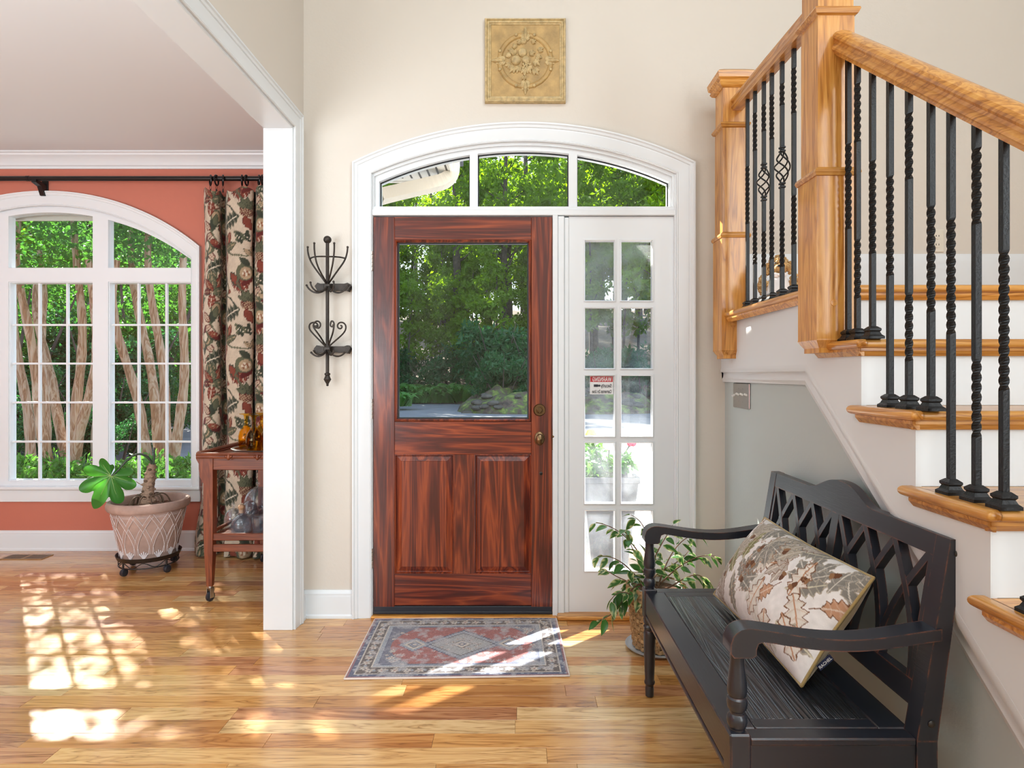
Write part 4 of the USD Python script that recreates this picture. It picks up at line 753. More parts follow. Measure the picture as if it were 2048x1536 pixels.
def jac(u, v):
    """one pomegranate group: flower head, thistle, leaves and stems, around (u, v)"""
    cc = Big(u, v, 1.5)
    for d, L in ((-2.5, .06), (-2.05, .07), (-1.6, .075), (-1.15, .07), (-.7, .055)): cc.leaf(u, v, L, .021, d, RED, CRM, WINE, 4, ew=.2)
    cc.leaf(u - .055, v + .035, .09, .022, -.9, RED, None, DGRN, 5, ew=.3); cc.leaf(u + .06, v + .03, .085, .02, -2.3, WINE, None, RED, 5)
    cc.ell(u + .02, v + .035, .04, .038, .3, GRN); cc.ell(u + .026, v + .028, .028, .027, .3, TAN)
    for k in range(9): cc.ell(u + .026 + .018 * math.cos(k * 2.4) * (k / 9) ** .5, v + .028 + .018 * math.sin(k * 2.4) * (k / 9) ** .5, .0042, .006, .3, (.25, .1, .05) if k % 2 else CRM)
    cc.leaf(u + .045, v + .075, .06, .016, 2.5, DGRN, None, GRN); cc.line([(u - .01, v - .01), (u - .018, v - .03), (u + .0, v - .075), (u + .035, v - .115)], .0042, GRN)
    tu_, tv = u + .03, v - .165
    cc.ell(tu_, tv, .032, .026, -.2, WINE)
    a_, b_ = cc.local(tu_, tv, .6); m_ = ((a_ / .032) ** 2 + (b_ / .026) ** 2 < 1) & ((np.abs((a_ / .009) % 1 - .5) < .14) | (np.abs((b_ / .009) % 1 - .5) < .14)); cc.put(m_, TAN)
    for d in (.3, .9, 1.5, 2.1, 2.7): cc.leaf(tu_, tv + .02, .05, .012, d, GRN, None, DGRN)
    cc.leaf(u - .005, v - .195, .125, .034, 3.55, DGRN, CRM, GRN, 6, ew=.12, saw=.55); cc.leaf(u + .02, v - .2, .07, .02, 5.2, RED, None, WINE, 3)
    cc.line([(u - .09, v - .11), (u - .055, v - .13), (u - .03, v - .17), (u - .005, v - .2)], .0036, DGRN); cc.leaf(u - .1, v - .075, .05, .014, -.2, RED, TAN, WINE)
    for k in range(18): cc.ell(u - .02 + .011 * (k % 6) + .004 * (k // 6), v - .30 - .018 * (k // 6) - .006 * (k % 5), .0095, .0075, k, DGRN if k % 3 else GRN)
    for k in range(7): cc.ell(u - .01 + .011 * k, v - .325 - .008 * (k % 3), .003, .003, 0, CRM)
    for d, L, c in ((1.0, .085, RED), (1.55, .1, GRN), (2.15, .085, RED), (.2, .075, GRN), (3.0, .07, WINE)): cc.leaf(u - .085, v - .40, L, .019, d, c, TAN, WINE if c is RED else DGRN, 0, .12, ew=.22)
    cc.leaf(u - .085, v - .41, .07, .018, -1.7, RED, CRM, WINE); cc.line([(u - .08, v - .41), (u - .04, v - .44), (u + .03, v - .45), (u + .07, v - .43)], .0036, GRN)
    for d in (.5, 1.4, 2.4): cc.leaf(u + .05, v - .445, .045, .011, d, TAN, GRN, DGRN)
    cc.ell(u + .085, v - .375, .027, .03, 0, GRN); cc.ell(u + .085, v - .375, .018, .02, 0, CRM); cc.leaf(u + .075, v - .35, .04, .012, 1.2, WINE)
def jac2(u, v):
    cc = Big(u, v, 1.4)
    for k, (a, b) in enumerate(((0, 0), (.03, -.2), (-.02, -.4))):
        cc.leaf(u + a, v + b, .075, .017, 2.3, (.5, .4, .3), RED, WINE, ew=.3); cc.leaf(u + a + .01, v + b - .02, .08, .018, 3.6, (.5, .4, .3), RED, WINE, ew=.3); cc.leaf(u + a + .02, v + b + .03, .06, .015, 1.4, GRN, None, DGRN)
        cc.line([(u + a, v + b), (u + a + .03, v + b - .07), (u + a + .01, v + b - .13)], .0034, GRN)
        cc.ell(u + a - .02, v + b - .11, .03, .034, .2, GRN); cc.ell(u + a - .02, v + b - .11, .021, .024, .2, TAN); cc.leaf(u + a - .03, v + b - .12, .07, .02, -1.8, DGRN, None, GRN, 4); cc.leaf(u + a + .01, v + b - .1, .06, .017, .2, WINE, None, RED, 4)
BASEV = CAMZ - (555 - CY) * 4.15 / F
u0 = float(np.interp((480 - CX) * 4.145 / F, pl[90:140, 0], seg[90:140]))
jac2(u0 - .235, BASEV - .05); jac2(u0 + .2, BASEV + .12); jac(u0, BASEV); jac(u0 + .31, BASEV - .29)
cc.grainy(.16, 5, 30); cc.grainy(.12, 9, 200)
v = np.stack([XX, YY, Z_], -1).reshape(-1, 3); f = grid(len(seg), nv)
obj('fabric', (v, outward(v, f, np.array([0, -1., 0]))), 'curtain_print', cur, paint=cc.c)
# ================================================================ big pot on a rolling stand, with a philodendron
DEFS['washed_clay'] = plain((.41, .28, .235), .75, bump=.25, bs=60, vary=.2, vs=9); DEFS['lime_wash'] = plain((.70, .65, .66), .8, vary=.15, vs=30); DEFS['soil'] = plain((.12, .055, .03), .95, bump=1., bs=60, vary=.5, vs=40); DEFS['stand_iron'] = plain((.045, .035, .03), .4, metal=.6)
PX, PY = -2.335, 3.93
pot = thing('plant_pot', 'large whitewashed terracotta pot with a crossed-arch relief under the arched window', 'plant pot', loc=(PX, PY, 0))
PR = [(.150, .095), (.156, .10), (.157, .12), (.205, .375), (.207, .39), (.226, .393), (.233, .405), (.234, .425), (.228, .44), (.218, .446), (.206, .442), (.2, .43), (.198, .40), (.19, .36), (0, .36)]
def pr(z): return float(np.interp(z, [.12, .375], [.157, .205]))
obj('body', lathe(PR, n=64), 'washed_clay', pot, smooth=35)
obj('soil', join(*[sphere((.18 * math.sqrt(R.random()) * math.cos(k * 2.4), .18 * math.sqrt(R.random()) * math.sin(k * 2.4), .392), R.uniform(.006, .02), 0, (1, 1, .5)) for k in range(160)], lathe([(.196, .36), (.197, .392), (.1, .398), (0, .402)], n=32)), 'soil', pot, kind='stuff')
NA = 13
for i in range(NA):
    for sg in (-1, 1):
        t = np.linspace(0, 1, 22); th = (i + sg * 1.05 * np.sin(t * math.pi / 2)) * 2 * math.pi / NA; z = .375 - .245 * t * 1.0; rr_ = np.array([pr(q) for q in z])
        rings = []
        for k in range(22):
            c, s_ = math.cos(th[k]), math.sin(th[k]); e = np.array([-s_, c, 0]); o = np.array([c, s_, 0]); tz = np.array([0, 0, 1.]); p = o * rr_[k] + tz * z[k]
            dth = (th[min(k + 1, 21)] - th[max(k - 1, 0)]) * rr_[k]; dz = z[min(k + 1, 21)] - z[max(k - 1, 0)]; nrm = np.array([-dz, dth]) / math.hypot(dz, dth); w = e * nrm[0] + tz * nrm[1]
            rings.append([p + w * a + o * h for a, h in ((-.0115, -.003), (-.0105, .0035), (-.006, .0045), (.006, .0045), (.0105, .0035), (.0115, -.003))])
        obj('arch_band', loft(rings), 'washed_clay', pot, smooth=30)
        obj('wash_line', join(*[tube([r_[j] for r_ in rings], .0016, 4) for j in (1, 4)]), 'lime_wash', pot)
for i in range(NA):
    a0 = (i + .5) * 2 * math.pi / NA; pts = []
    for d in (-.75, -.4, 0, .4, .75):
        q = np.linspace(0, 1, 8); th = a0 + d * q * .19; z = .102 + .05 * q * (1 - .35 * abs(d)) ; pts.append(tube(np.c_[[(pr(zz) + .003) * math.cos(a) for a, zz in zip(th, z)], [(pr(zz) + .003) * math.sin(a) for a, zz in zip(th, z)], z], .0038, 5))
    obj('palmette', join(*pts), 'lime_wash', pot)
obj('groove_lines', join(*[loft([[((r + .0012 * math.cos(b)) * math.cos(a), (r + .0012 * math.cos(b)) * math.sin(a), z + .0012 * math.sin(b)) for b in (0, 2, 4)] for a in np.linspace(0, 2 * math.pi, 65)], cap=False) for r, z in ((.2045, .372), (.2035, .366), (.2025, .36))]), 'lime_wash', pot)
std = thing('rolling_plant_stand', 'dark iron rolling stand with round tray under the big pot', 'plant stand', loc=(PX, PY, 0), rotz=-15)
obj('tray', lathe([(.16, .082), (.172, .084), (.182, .108), (.184, .112), (.18, .112), (.17, .092), (.0, .09)], n=48), 'stand_iron', std)
obj('ring', loft([[((.165 + .004 * math.cos(b)) * math.cos(a), (.165 + .004 * math.cos(b)) * math.sin(a), .048 + .004 * math.sin(b)) for b in np.linspace(0, 6.28, 7)[:-1]] for a in np.linspace(0, 2 * math.pi, 49)], cap=False), 'stand_iron', std)
for k in range(4):
    a = math.radians(20 + 90 * k + 60); c, s_ = math.cos(a), math.sin(a)
    obj('leg', tube([(.165 * c, .165 * s_, .085), (.165 * c, .165 * s_, .03)], .006, 8), 'stand_iron', std)
    w = obj('caster', xf(lathe([(.012, -.014), (.021, -.011), (.024, 0), (.021, .011), (.012, .014)], n=18), rot([0, 1, 0], 90) , (.165 * c + .006, .165 * s_, .0245)), 'black_vinyl', std)
    q = np.linspace(0, 1, 20); aa = a + q * math.pi / 2; obj('scrollwork', tube(np.c_[.165 * np.cos(aa), .165 * np.sin(aa), .066 + .014 * np.cos(q * 4 * math.pi)], .0028, 6), 'stand_iron', std)
DEFS['scar_bark'] = plain((.30, .20, .14), .85, bump=.5, bs=90, vary=.4, vs=45); DEFS['dark_root'] = plain((.11, .07, .045), .85, vary=.4, vs=60); DEFS['petiole'] = plain((.03, .05, .03), .5); DEFS['philo_leaf'] = leafy([(0, (.05, .20, .035)), (1, (.09, .30, .05))], .35, .3)
ph = thing('philodendron', 'bare-trunked philodendron with one large lobed leaf growing in the big pot', 'plant', loc=(PX, PY, 0))
def pp_(px, py, dep=0.): return at(px, py, PY + dep) - np.array([PX, PY, 0])
trk = curve([pp_(297, 1005), pp_(296, 985), pp_(299, 960), pp_(303, 935), pp_(305, 928)], 60); rad = np.interp(np.linspace(0, 1, 60), [0, .15, .6, 1], [.046, .033, .03, .019]) * (1 + .1 * np.abs(np.sin(np.linspace(0, 1, 60) * 30)))
obj('trunk', tube(trk, rad, 14), 'scar_bark', ph, 'thick trunk ringed with old leaf scars')
for k in range(26):
    t = int(4 + k * 2.05); a = k * 2.4; p = trk[t] + np.array([math.cos(a), math.sin(a), 0]) * rad[t] * .95; obj('leaf_scar', sphere(p, .011, 1, (1, 1, .75)), 'dark_root' if k % 2 else 'scar_bark', ph)
for k in range(11):
    a = k * 2 * math.pi / 11 + .3; p0 = trk[8] + np.array([math.cos(a), math.sin(a), 0]) * .025; L = R.uniform(.06, .13); obj('root', tube(curve([p0, p0 + np.array([math.cos(a) * L * .5, math.sin(a) * L * .5, .015]), np.array([p0[0] + math.cos(a) * L, p0[1] + math.sin(a) * L, .395])], 12), .0045, 6), 'dark_root', ph)
obj('petiole', tube(curve([pp_(302, 935), pp_(296, 915, -.02), pp_(278, 908, -.05), pp_(250, 925, -.09), pp_(222, 952, -.12)], 30), np.linspace(.008, .0045, 30), 8), 'petiole', ph)
obj('petiole', tube(curve([pp_(306, 930), pp_(308, 915), pp_(309, 895)], 12), np.linspace(.008, .004, 12), 8), 'petiole', ph)
obj('dry_stalk', tube(curve([pp_(292, 975), pp_(283, 970, -.03), pp_(272, 963, -.05)], 10), .0022, 5), 'scar_bark', ph)
lb = pp_(222, 951, -.12); out_ = []
for a in np.linspace(-168, 168, 121): r_ = np.interp(abs(a), [0, 40, 80, 120, 150, 168], [.215, .18, .155, .13, .10, .05]); n_ = abs(math.sin(math.radians(a) * 4.2 + math.pi / 2)); out_.append((r_ * (.55 + .45 * n_ ** .55) * math.cos(math.radians(a)), r_ * (.55 + .45 * n_ ** .55) * math.sin(math.radians(a))))
oc = curve(np.c_[np.array(out_), np.zeros(len(out_))], 120)[:, :2]; rings = []
for k in (0.02, .3, .6, .85, 1.0): rings.append(np.c_[oc * k, .022 * np.sin(np.arctan2(oc[:, 1], oc[:, 0]) * 7) * k ** 2 - .16 * (np.linalg.norm(oc * k, axis=1)) ** 1.3 * .9 + .05 * np.abs(oc[:, 1] * k)])
lv = np.array(rings).reshape(-1, 3); lf = []
for i in range(4):
    for j in range(119): a = i * 120 + j; lf += [[a, a + 1, a + 121], [a, a + 121, a + 120]]
Mx = np.array([[-.42, .86, .28], [-.1, .0, -.0], [-.87, -.40, .0]]); ex = np.array([-.35, -.25, -.90]); ex /= np.linalg.norm(ex); ey = np.array([.88, .2, -.42]); ey -= ex * (ex @ ey); ey /= np.linalg.norm(ey); ez = np.cross(ex, ey); ez = ez if ez[1] < 0 else -ez
obj('leaf', (lb + lv[:, :1] * ex + lv[:, 1:2] * ey + lv[:, 2:] * ez, np.array(lf)), 'philo_leaf', ph, 'large bright green lobed leaf', smooth=True)
obj('leaf_vein', join(*[tube([lb + ez * .002, lb + (ex * math.cos(a) + ey * math.sin(a)) * r_ * .6 + ez * (.003 - .1 * r_ * .5), lb + (ex * math.cos(a) + ey * math.sin(a)) * r_ * .95 + ez * (.003 - .19 * r_)], [.0022, .0015, .0007], 5) for a, r_ in ((0, .19), (.66, .15), (-.66, .15), (1.12, .14), (-1.12, .14), (1.6, .12), (-1.6, .12), (2.1, .1), (-2.1, .1))]), plain((.25, .42, .12), .4)('/World/Looks/leaf_vein'), ph)
# ================================================================ bar cart with glassware
CH = [(.1, (.085, .017, .006)), (.45, (.16, .036, .012)), (.9, (.24, .062, .02))]
for ax in 'xyz': DEFS['cherry_' + ax] = wood(CH, ax, fine=50, stretch=14, rough=.36, coat=.12, tone=.08)
cart = thing('bar_cart', 'cherry wood bar cart on casters beside the white column', 'bar cart')
cx0, cx1, cy0, cy1 = -1.695, -1.262, 3.345, 4.10
for x, xs_ in ((cx0, 1), (cx1 - .05, 1)):
    for y in (cy0, cy1 - .05):
        def q4(r, z, x=x, y=y): return [(x + r, y + r, z), (x + .05 - r, y + r, z), (x + .05 - r, y + .05 - r, z), (x + r, y + .05 - r, z)]
        obj('leg', loft([q4(.011, .085), q4(.003, .26), q4(0, .42), q4(0, .78)]), 'cherry_z', cart, smooth=False)
        xc, yc = x + .025, y + .025; yw = R.uniform(-30, 30)
        fk = obj('caster_fork', join(lathe([(.012, .072), (.012, .088)], (xc, yc, 0), 12), xf(box(-.014, -.0115, -.012, .014, .02, .074, .001), rot([0, 0, 1], yw), (xc, yc, 0)), xf(box(.0115, .014, -.012, .014, .02, .074, .001), rot([0, 0, 1], yw), (xc, yc, 0)), xf(box(-.014, .014, -.012, .014, .07, .076, .001), rot([0, 0, 1], yw), (xc, yc, 0))), 'brushed_nickel', cart)
        obj('caster_wheel', xf(xf(lathe([(.008, -.0095), (.02, -.009), (.0255, -.006), (.0265, 0), (.0255, .006), (.02, .009), (.008, .0095)], n=22), rot([0, 1, 0], 90)), rot([0, 0, 1], yw), (xc, yc, .0268)), 'black_vinyl', fk)
obj('tray_board', box(cx0 + .01, cx1 - .01, cy0 + .01, cy1 - .01, .783, .795, .002), 'cherry_y', cart)
obj('apron', box(cx0 + .045, cx1 - .045, cy0 + .006, cy0 + .026, .715, .783, .003), 'cherry_x', cart); obj('apron', box(cx0 + .045, cx1 - .045, cy1 - .026, cy1 - .006, .715, .783, .003), 'cherry_x', cart)
obj('apron', box(cx0 + .006, cx0 + .026, cy0 + .045, cy1 - .045, .715, .783, .003), 'cherry_y', cart); obj('apron', box(cx1 - .026, cx1 - .006, cy0 + .045, cy1 - .045, .715, .783, .003), 'cherry_y', cart)
RIM = [(-.014, -.012), (.014, -.012), (.016, -.004), (.012, .004), (.016, .01), (.01, .018), (-.006, .02), (-.014, .012)]
obj('rim', sweep([(cx0 - .03, cy0 - .004, .792), (cx1, cy0 - .004, .792)], RIM), 'cherry_x', cart, smooth=30); obj('rim', sweep([(cx0 - .025, cy0, .797), (cx0 - .025, cy1, .797)], RIM), 'cherry_y', cart, smooth=30)
obj('rim', sweep([(cx0 - .03, cy1 + .004, .792), (cx1, cy1 + .004, .792)], RIM), 'cherry_x', cart, smooth=30); obj('rim', sweep([(cx1 + .01, cy0, .797), (cx1 + .01, cy1, .797)], RIM), 'cherry_y', cart, smooth=30)
for y in (cy0 + .002, cy1 - .03): obj('corner_bracket', prism([(cx0, .80), (cx0 - .042, .80), (cx0 - .04, .775), (cx0 - .026, .75), (cx0 - .026, .72), (cx0 - .02, .68), (cx0 - .004, .645), (cx0, .645)], 'xz', y, y + .028), 'cherry_z', cart, smooth=30)
for x in (cx0 + .145, cx0 + .30): obj('carved_knot', join(sphere((x, cy0 - .02, .788), .013, 2, (.8, .7, 1.25)), sphere((x - .013, cy0 - .018, .791), .008, 1), sphere((x + .013, cy0 - .018, .791), .008, 1)), 'cherry_x', cart)
obj('lower_shelf', box(cx0 + .02, cx1 - .02, cy0 + .02, cy1 - .02, .336, .348, .002), 'cherry_y', cart)
for z0, z1 in ((.333, .372), (.272, .312)):
    obj('shelf_rail', box(cx0 + .045, cx1 - .045, cy0 + .008, cy0 + .028, z0, z1, .004), 'cherry_x', cart)
    obj('shelf_rail', box(cx0 + .045, cx1 - .045, cy1 - .028, cy1 - .008, z0, z1, .004), 'cherry_x', cart)
obj('shelf_rail', box(cx0 + .008, cx0 + .026, cy0 + .045, cy1 - .045, .36, .378, .004), 'cherry_y', cart); obj('shelf_rail', box(cx1 - .026, cx1 - .008, cy0 + .045, cy1 - .045, .36, .378, .004), 'cherry_y', cart)
def clear_glass(path):
    return usdkit.material(stage, path, {'t': ('transparent_bsdf', {'color': (.97, .985, 1)}), 'g': ('glossy_bsdf', {'roughness': .04, 'color': (.95, .98, 1)}), 'd': ('diffuse_bsdf', {'color': (.75, .86, 1)}), 'lw': ('layer_weight', {'blend': .3}), 'r': ('map_range', {'to_min': .03, 'to_max': .42}), 'm': ('mix_closure', {}), 'm2': ('mix_closure', {'fac': .035})},
                           [('lw.facing', 'r.value'), ('r.result', 'm.fac'), ('t.BSDF', 'm.closure1'), ('g.BSDF', 'm.closure2'), ('m.closure', 'm2.closure1'), ('d.BSDF', 'm2.closure2')], surface='m2.closure')
DEFS['amber_glass'] = pane_glass((1.0, .78, .22), .03, 1.28); DEFS['clear_glass'] = clear_glass; DEFS['cork'] = plain((.48, .29, .17), .8, bump=.5, bs=200); DEFS['pewter'] = plain((.42, .43, .42), .3, metal=.9)
tr = thing('serving_tray', 'round pewter tray holding amber goblets on the bar cart', 'tray', loc=(-1.447, 3.56, .795), scale=1.5)
obj('plate', lathe([(.10, .0005), (.11, .003), (.112, .010), (.12, .012), (.122, .0135), (.118, .0145), (.108, .013), (.104, .005), (0, .005)], n=48), 'pewter', tr)
GOB = [(.0365, .003), (.0395, .02), (.043, .05), (.0425, .075), (.036, .1), (.022, .122), (.0115, .135), (.009, .15), (.009, .175), (.012, .19), (.02, .196), (.036, .199), (.0375, .201)]
def gob(n=24): return lathe(GOB + [(.0375, .203), (.0, .204), (0, .192), (.007, .19), (.006, .14), (.018, .122), (.034, .098), (.0405, .075), (.041, .05), (.0375, .02), (.0345, .003)], n=n)
for i, (px, D, lab) in enumerate(((492, 3.60, 'amber goblet upside down, leftmost on the pewter tray'), (508, 3.47, 'amber goblet upside down at the front of the pewter tray'), (523, 3.66, 'amber goblet upside down behind the front one on the tray'), (537, 3.53, 'amber goblet upside down half hidden by the white column'))):
    g = thing('goblet', lab, 'glass', 'amber goblets on the pewter tray', loc=((px - CX) * D / F, D, .8035))
    obj('bowl', lathe([(.0365, .0), (.0395, .02), (.043, .05), (.0425, .075), (.036, .1), (.022, .122), (.0115, .135), (.009, .14), (0, .136), (.018, .12), (.034, .098), (.0405, .075), (.041, .05), (.0375, .02), (.0345, .0)], n=24), 'amber_glass', g)
    obj('stem', lathe([(.009, .14), (.0085, .165), (.012, .19)], n=16), 'amber_glass', g); obj('foot', lathe([(.012, .19), (.02, .196), (.036, .199), (.0375, .202), (.0, .204)], n=24), 'amber_glass', g)
LS = .348
bo = thing('glass_bottle', 'round clear glass bottle with a cork stopper on the cart\'s lower shelf', 'bottle', loc=(-1.545, 3.47, LS))
obj('body', lathe([(.05, .0), (.054, .006), (.054, .05), (.05, .07), (.034, .088), (.018, .1), (.0165, .125), (.019, .128), (.0165, .128), (.014, .12), (.015, .1), (.03, .086), (.047, .068), (.051, .05), (.051, .008), (0, .006)], n=28), 'clear_glass', bo); obj('stopper', join(sphere((0, 0, .142), .019, 2, (1, 1, .85)), lathe([(.0135, .11), (.0135, .135)], n=14)), 'cork', bo)
def cloche(lab, px, D, r, h):
    c = thing('glass_cloche', lab, 'glass dome', loc=((px - CX) * D / F, D, LS))
    t = np.linspace(0, 1, 12); obj('dome', lathe([(r, 0)] + [(r * math.cos(q * 1.52), h * (.35 + .65 * math.sin(q * 1.52))) for q in t] + [(r * .97 * math.cos(q * 1.5), (h * .97) * (.35 + .65 * math.sin(q * 1.52))) for q in t[::-1]] + [(r * .97, 0)], n=28), 'clear_glass', c)
    obj('knob', join(lathe([(.006, h - .002), (.005, h + .008)], n=12), sphere((0, 0, h + .018), .0135, 2)), 'clear_glass', c)
cloche('small clear glass dome at the left end of the lower shelf', 467, 3.62, .052, .105); cloche('tall clear glass dome at the back of the lower shelf', 516, 3.93, .085, .175); cloche('middle clear glass dome between the bottle and the tall dome', 500, 3.72, .052, .13)
for px, D, lab in ((517, 3.45, 'clear glass tumbler right of the corked bottle'), (531, 3.50, 'clear glass tumbler beside the white column on the lower shelf')):
    g = thing('tumbler', lab, 'glass', loc=((px - CX) * D / F, D, LS)); obj('cup', lathe([(.024, 0), (.03, .004), (.036, .09), (.0345, .09), (.0285, .008), (0, .007)], n=24), 'clear_glass', g)
# ================================================================ floor register
DEFS['tan_register'] = plain((.36, .22, .11), .5)
vt = thing('floor_vent', 'tan slotted floor register below the arched window', 'floor vent')
va, vb, vc, vd = at(8, 1118, 4.165)[0], at(92, 1118, 4.165)[0], 4.125, 4.235
obj('frame', ring(va, vb, vc, vd, [(0, .001), (0, .004), (.012, .005), (.014, .001)], n=(0, 0, 1), y=0), 'tan_register', vt) if False else obj('plate', box(va, vb, vc, vd, .0003, .004, .001), 'tan_register', vt)
for k in range(2):
    for i in range(13):
        x = va + .012 + k * (vb - va) * .505 + i * (vb - va) * .034; obj('slot', box(x, x + .0045, vc + .012, vd - .012, .0038, .0046, .0002), 'dark_metal', vt)
# ================================================================ ficus in a woven basket behind the bench
DEFS['seagrass'] = wood([(.1, (.20, .11, .045)), (.5, (.42, .26, .12)), (.9, (.58, .40, .20))], 'x', fine=90, stretch=3, rough=.8, tone=.2); DEFS['white_liner'] = plain((.8, .8, .78), .5); DEFS['grey_glaze'] = plain((.5, .52, .54), .2)
FX, FY = .625, 2.80
bk = thing('plant_basket', 'tall woven seagrass basket behind the far end of the bench', 'basket', loc=(FX, FY, 0)); rb = random.Random(8)
def br(z): return np.interp(z, [.015, .28], [.098, .128])
obj('liner', lathe([(.085, .016), (br(.28) - .012, .283), (br(.28) - .016, .283), (.08, .03), (0, .028)], n=32), 'white_liner', bk)
NR_ = 15
for j in range(NR_):
    z = .02 + j * .0182; a = np.linspace(0, 2 * math.pi, 121); r_ = br(z) + .0045 * np.cos(a * 16 + (j % 2) * math.pi)
    obj('weave_strand', loft([[((q + .0105 * math.cos(b) * .45) * math.cos(t), (q + .0105 * math.cos(b) * .45) * math.sin(t), z + .0098 * math.sin(b) + .002 * math.sin(t * 16 + j)) for b in (0, 1.05, 2.1, 3.14, 4.2, 5.25)] for q, t in zip(r_, a)], cap=False), 'seagrass', bk)
for k in range(32): a = (k + .5) * 2 * math.pi / 32; obj('stake', tube([((br(z) + .0) * math.cos(a), (br(z) + .0) * math.sin(a), z) for z in (.012, .15, .286)], .0055, 6), 'seagrass', bk)
sau = thing('plant_saucer', 'grey glazed saucer under the woven basket', 'saucer', loc=(FX, FY, 0)); obj('dish', lathe([(.10, .0005), (.122, .003), (.135, .012), (.137, .015), (.133, .015), (.12, .007), (0, .006)], n=40), 'grey_glaze', sau)
fi = thing('ficus', 'variegated weeping fig spreading over the woven basket by the sidelight', 'plant', loc=(FX, FY, 0)); fo = np.array([FX, FY, 0])
DEFS['ficus_bark'] = plain((.16, .085, .045), .8, vary=.25, vs=50)
def ficus_leaf(path):
    n = {'a': ('attribute', {'attribute': 'paint'}), 'p': ('principled_bsdf', {'roughness': .28}), 't': ('translucent_bsdf', {}), 'm': ('mix_closure', {'fac': .42}), 'h': ('hsv', {'value': 1.35, 'saturation': 1.15})}
    return usdkit.material(stage, path, n, [('a.color', 'p.base_color'), ('a.color', 'h.color'), ('h.color', 't.color'), ('p.BSDF', 'm.closure1'), ('t.BSDF', 'm.closure2')], surface='m.closure')
DEFS['ficus_leaf'] = ficus_leaf
obj('soil', lathe([(.11, .25), (.112, .262), (0, .268)], n=28), 'soil', fi)
tips = [((1310, 1185, 0), (1275, 1170, -.05), (1235, 1215, -.1), (1195, 1240, -.12)), ((1310, 1180, 0), (1270, 1150, -.06), (1235, 1120, -.1), (1196, 1112, -.12)), ((1312, 1180, .0), (1280, 1110, -.05), (1240, 1065, -.07), (1192, 1045, -.08)), ((1312, 1180, 0), (1295, 1100, .02), (1285, 1050, .02), (1262, 1030, .02)), ((1318, 1180, 0), (1312, 1110, -.02), (1328, 1080, -.02), (1345, 1050, -.02)), ((1318, 1175, 0), (1342, 1110, .05), (1375, 1075, .07), (1405, 1068, .08)), ((1320, 1175, 0), (1350, 1140, .02), (1385, 1118, .03), (1430, 1112, .05)), ((1320, 1180, 0), (1355, 1165, -.05), (1390, 1150, -.06), (1418, 1168, -.06)), ((1310, 1180, 0), (1285, 1140, -.1), (1262, 1090, -.12), (1250, 1060, -.12)), ((1315, 1180, 0), (1325, 1140, .1), (1360, 1120, .14), (1380, 1095, .16)), ((1308, 1180, 0), (1262, 1165, .05), (1228, 1150, .08), (1212, 1140, .08)), ((1308, 1180, 0), (1265, 1190, -.08), (1240, 1185, -.11), (1222, 1200, -.13))]
rl = random.Random(31); nleaf = 0
LT = np.linspace(0, 1, 7)
for tp in tips:
    c = curve([at(a, b, FY + d) - fo if k else np.array([rl.uniform(-.02, .02), rl.uniform(-.02, .02), .262]) for k, (a, b, d) in enumerate(tp)], 26)
    obj('branch', tube(c, np.linspace(.0042, .0014, 26), 6), 'ficus_bark', fi)
    n_ = 13
    for k in range(n_):
        i = int(7 + (25 - 7) * k / (n_ - 1)); p = c[i]; d = c[min(i + 1, 25)] - c[max(i - 1, 0)]; d /= np.linalg.norm(d)
        side = np.cross(d, [0, 0, 1.]); side /= max(np.linalg.norm(side), .01); sg = 1 if k % 2 else -1
        ax_ = d * rl.uniform(.3, .8) + side * sg * rl.uniform(.3, .8) + np.array([rl.uniform(-.3, .3), rl.uniform(-.3, .3), rl.uniform(-.75, -.05)]); ax_ /= np.linalg.norm(ax_)
        L = rl.uniform(.048, .078); W_ = L * rl.uniform(.2, .26); nm = np.array([rl.gauss(0, .5), rl.gauss(-.35, .5), 1.]); wv = np.cross(ax_, nm); wv /= np.linalg.norm(wv); nm = np.cross(wv, ax_)
        p0 = p + ax_ * .008; rows_ = []; col = []
        gcol = np.array((.045, .13, .03)) * rl.uniform(.7, 1.5); mcol = np.array((.56, .58, .30)) if rl.random() < .8 else gcol
        for t in LT:
            w = W_ * math.sin(math.pi * t ** .75) ** .9 * (1 if t < .97 else 0); z = -.25 * L * t * t
            for e in (-1, -.62, 0, .62, 1): rows_.append(p0 + ax_ * L * t + wv * w * e + nm * (z + .22 * w * abs(e))); col.append(mcol if abs(e) == 1 or (abs(e) == .62 and rl.random() < .22) else gcol * (1.25 if e == 0 else 1))
        if np.array(rows_)[:, 2].min() < .02 or (np.array(rows_)[:, 0] + FX).max() > 1.04 or (np.array(rows_)[:, 1] + FY).max() > FW - .02 or (np.array(rows_)[:, 1] + FY).min() < 2.42 and np.array(rows_)[:, 2].min() < .7 and (np.array(rows_)[:, 0] + FX).max() > .46: continue
        obj('leaf', (np.array(rows_), grid(7, 5)), 'ficus_leaf', fi, paint=np.array(col)); nleaf += 1
print('ficus leaves', nleaf)
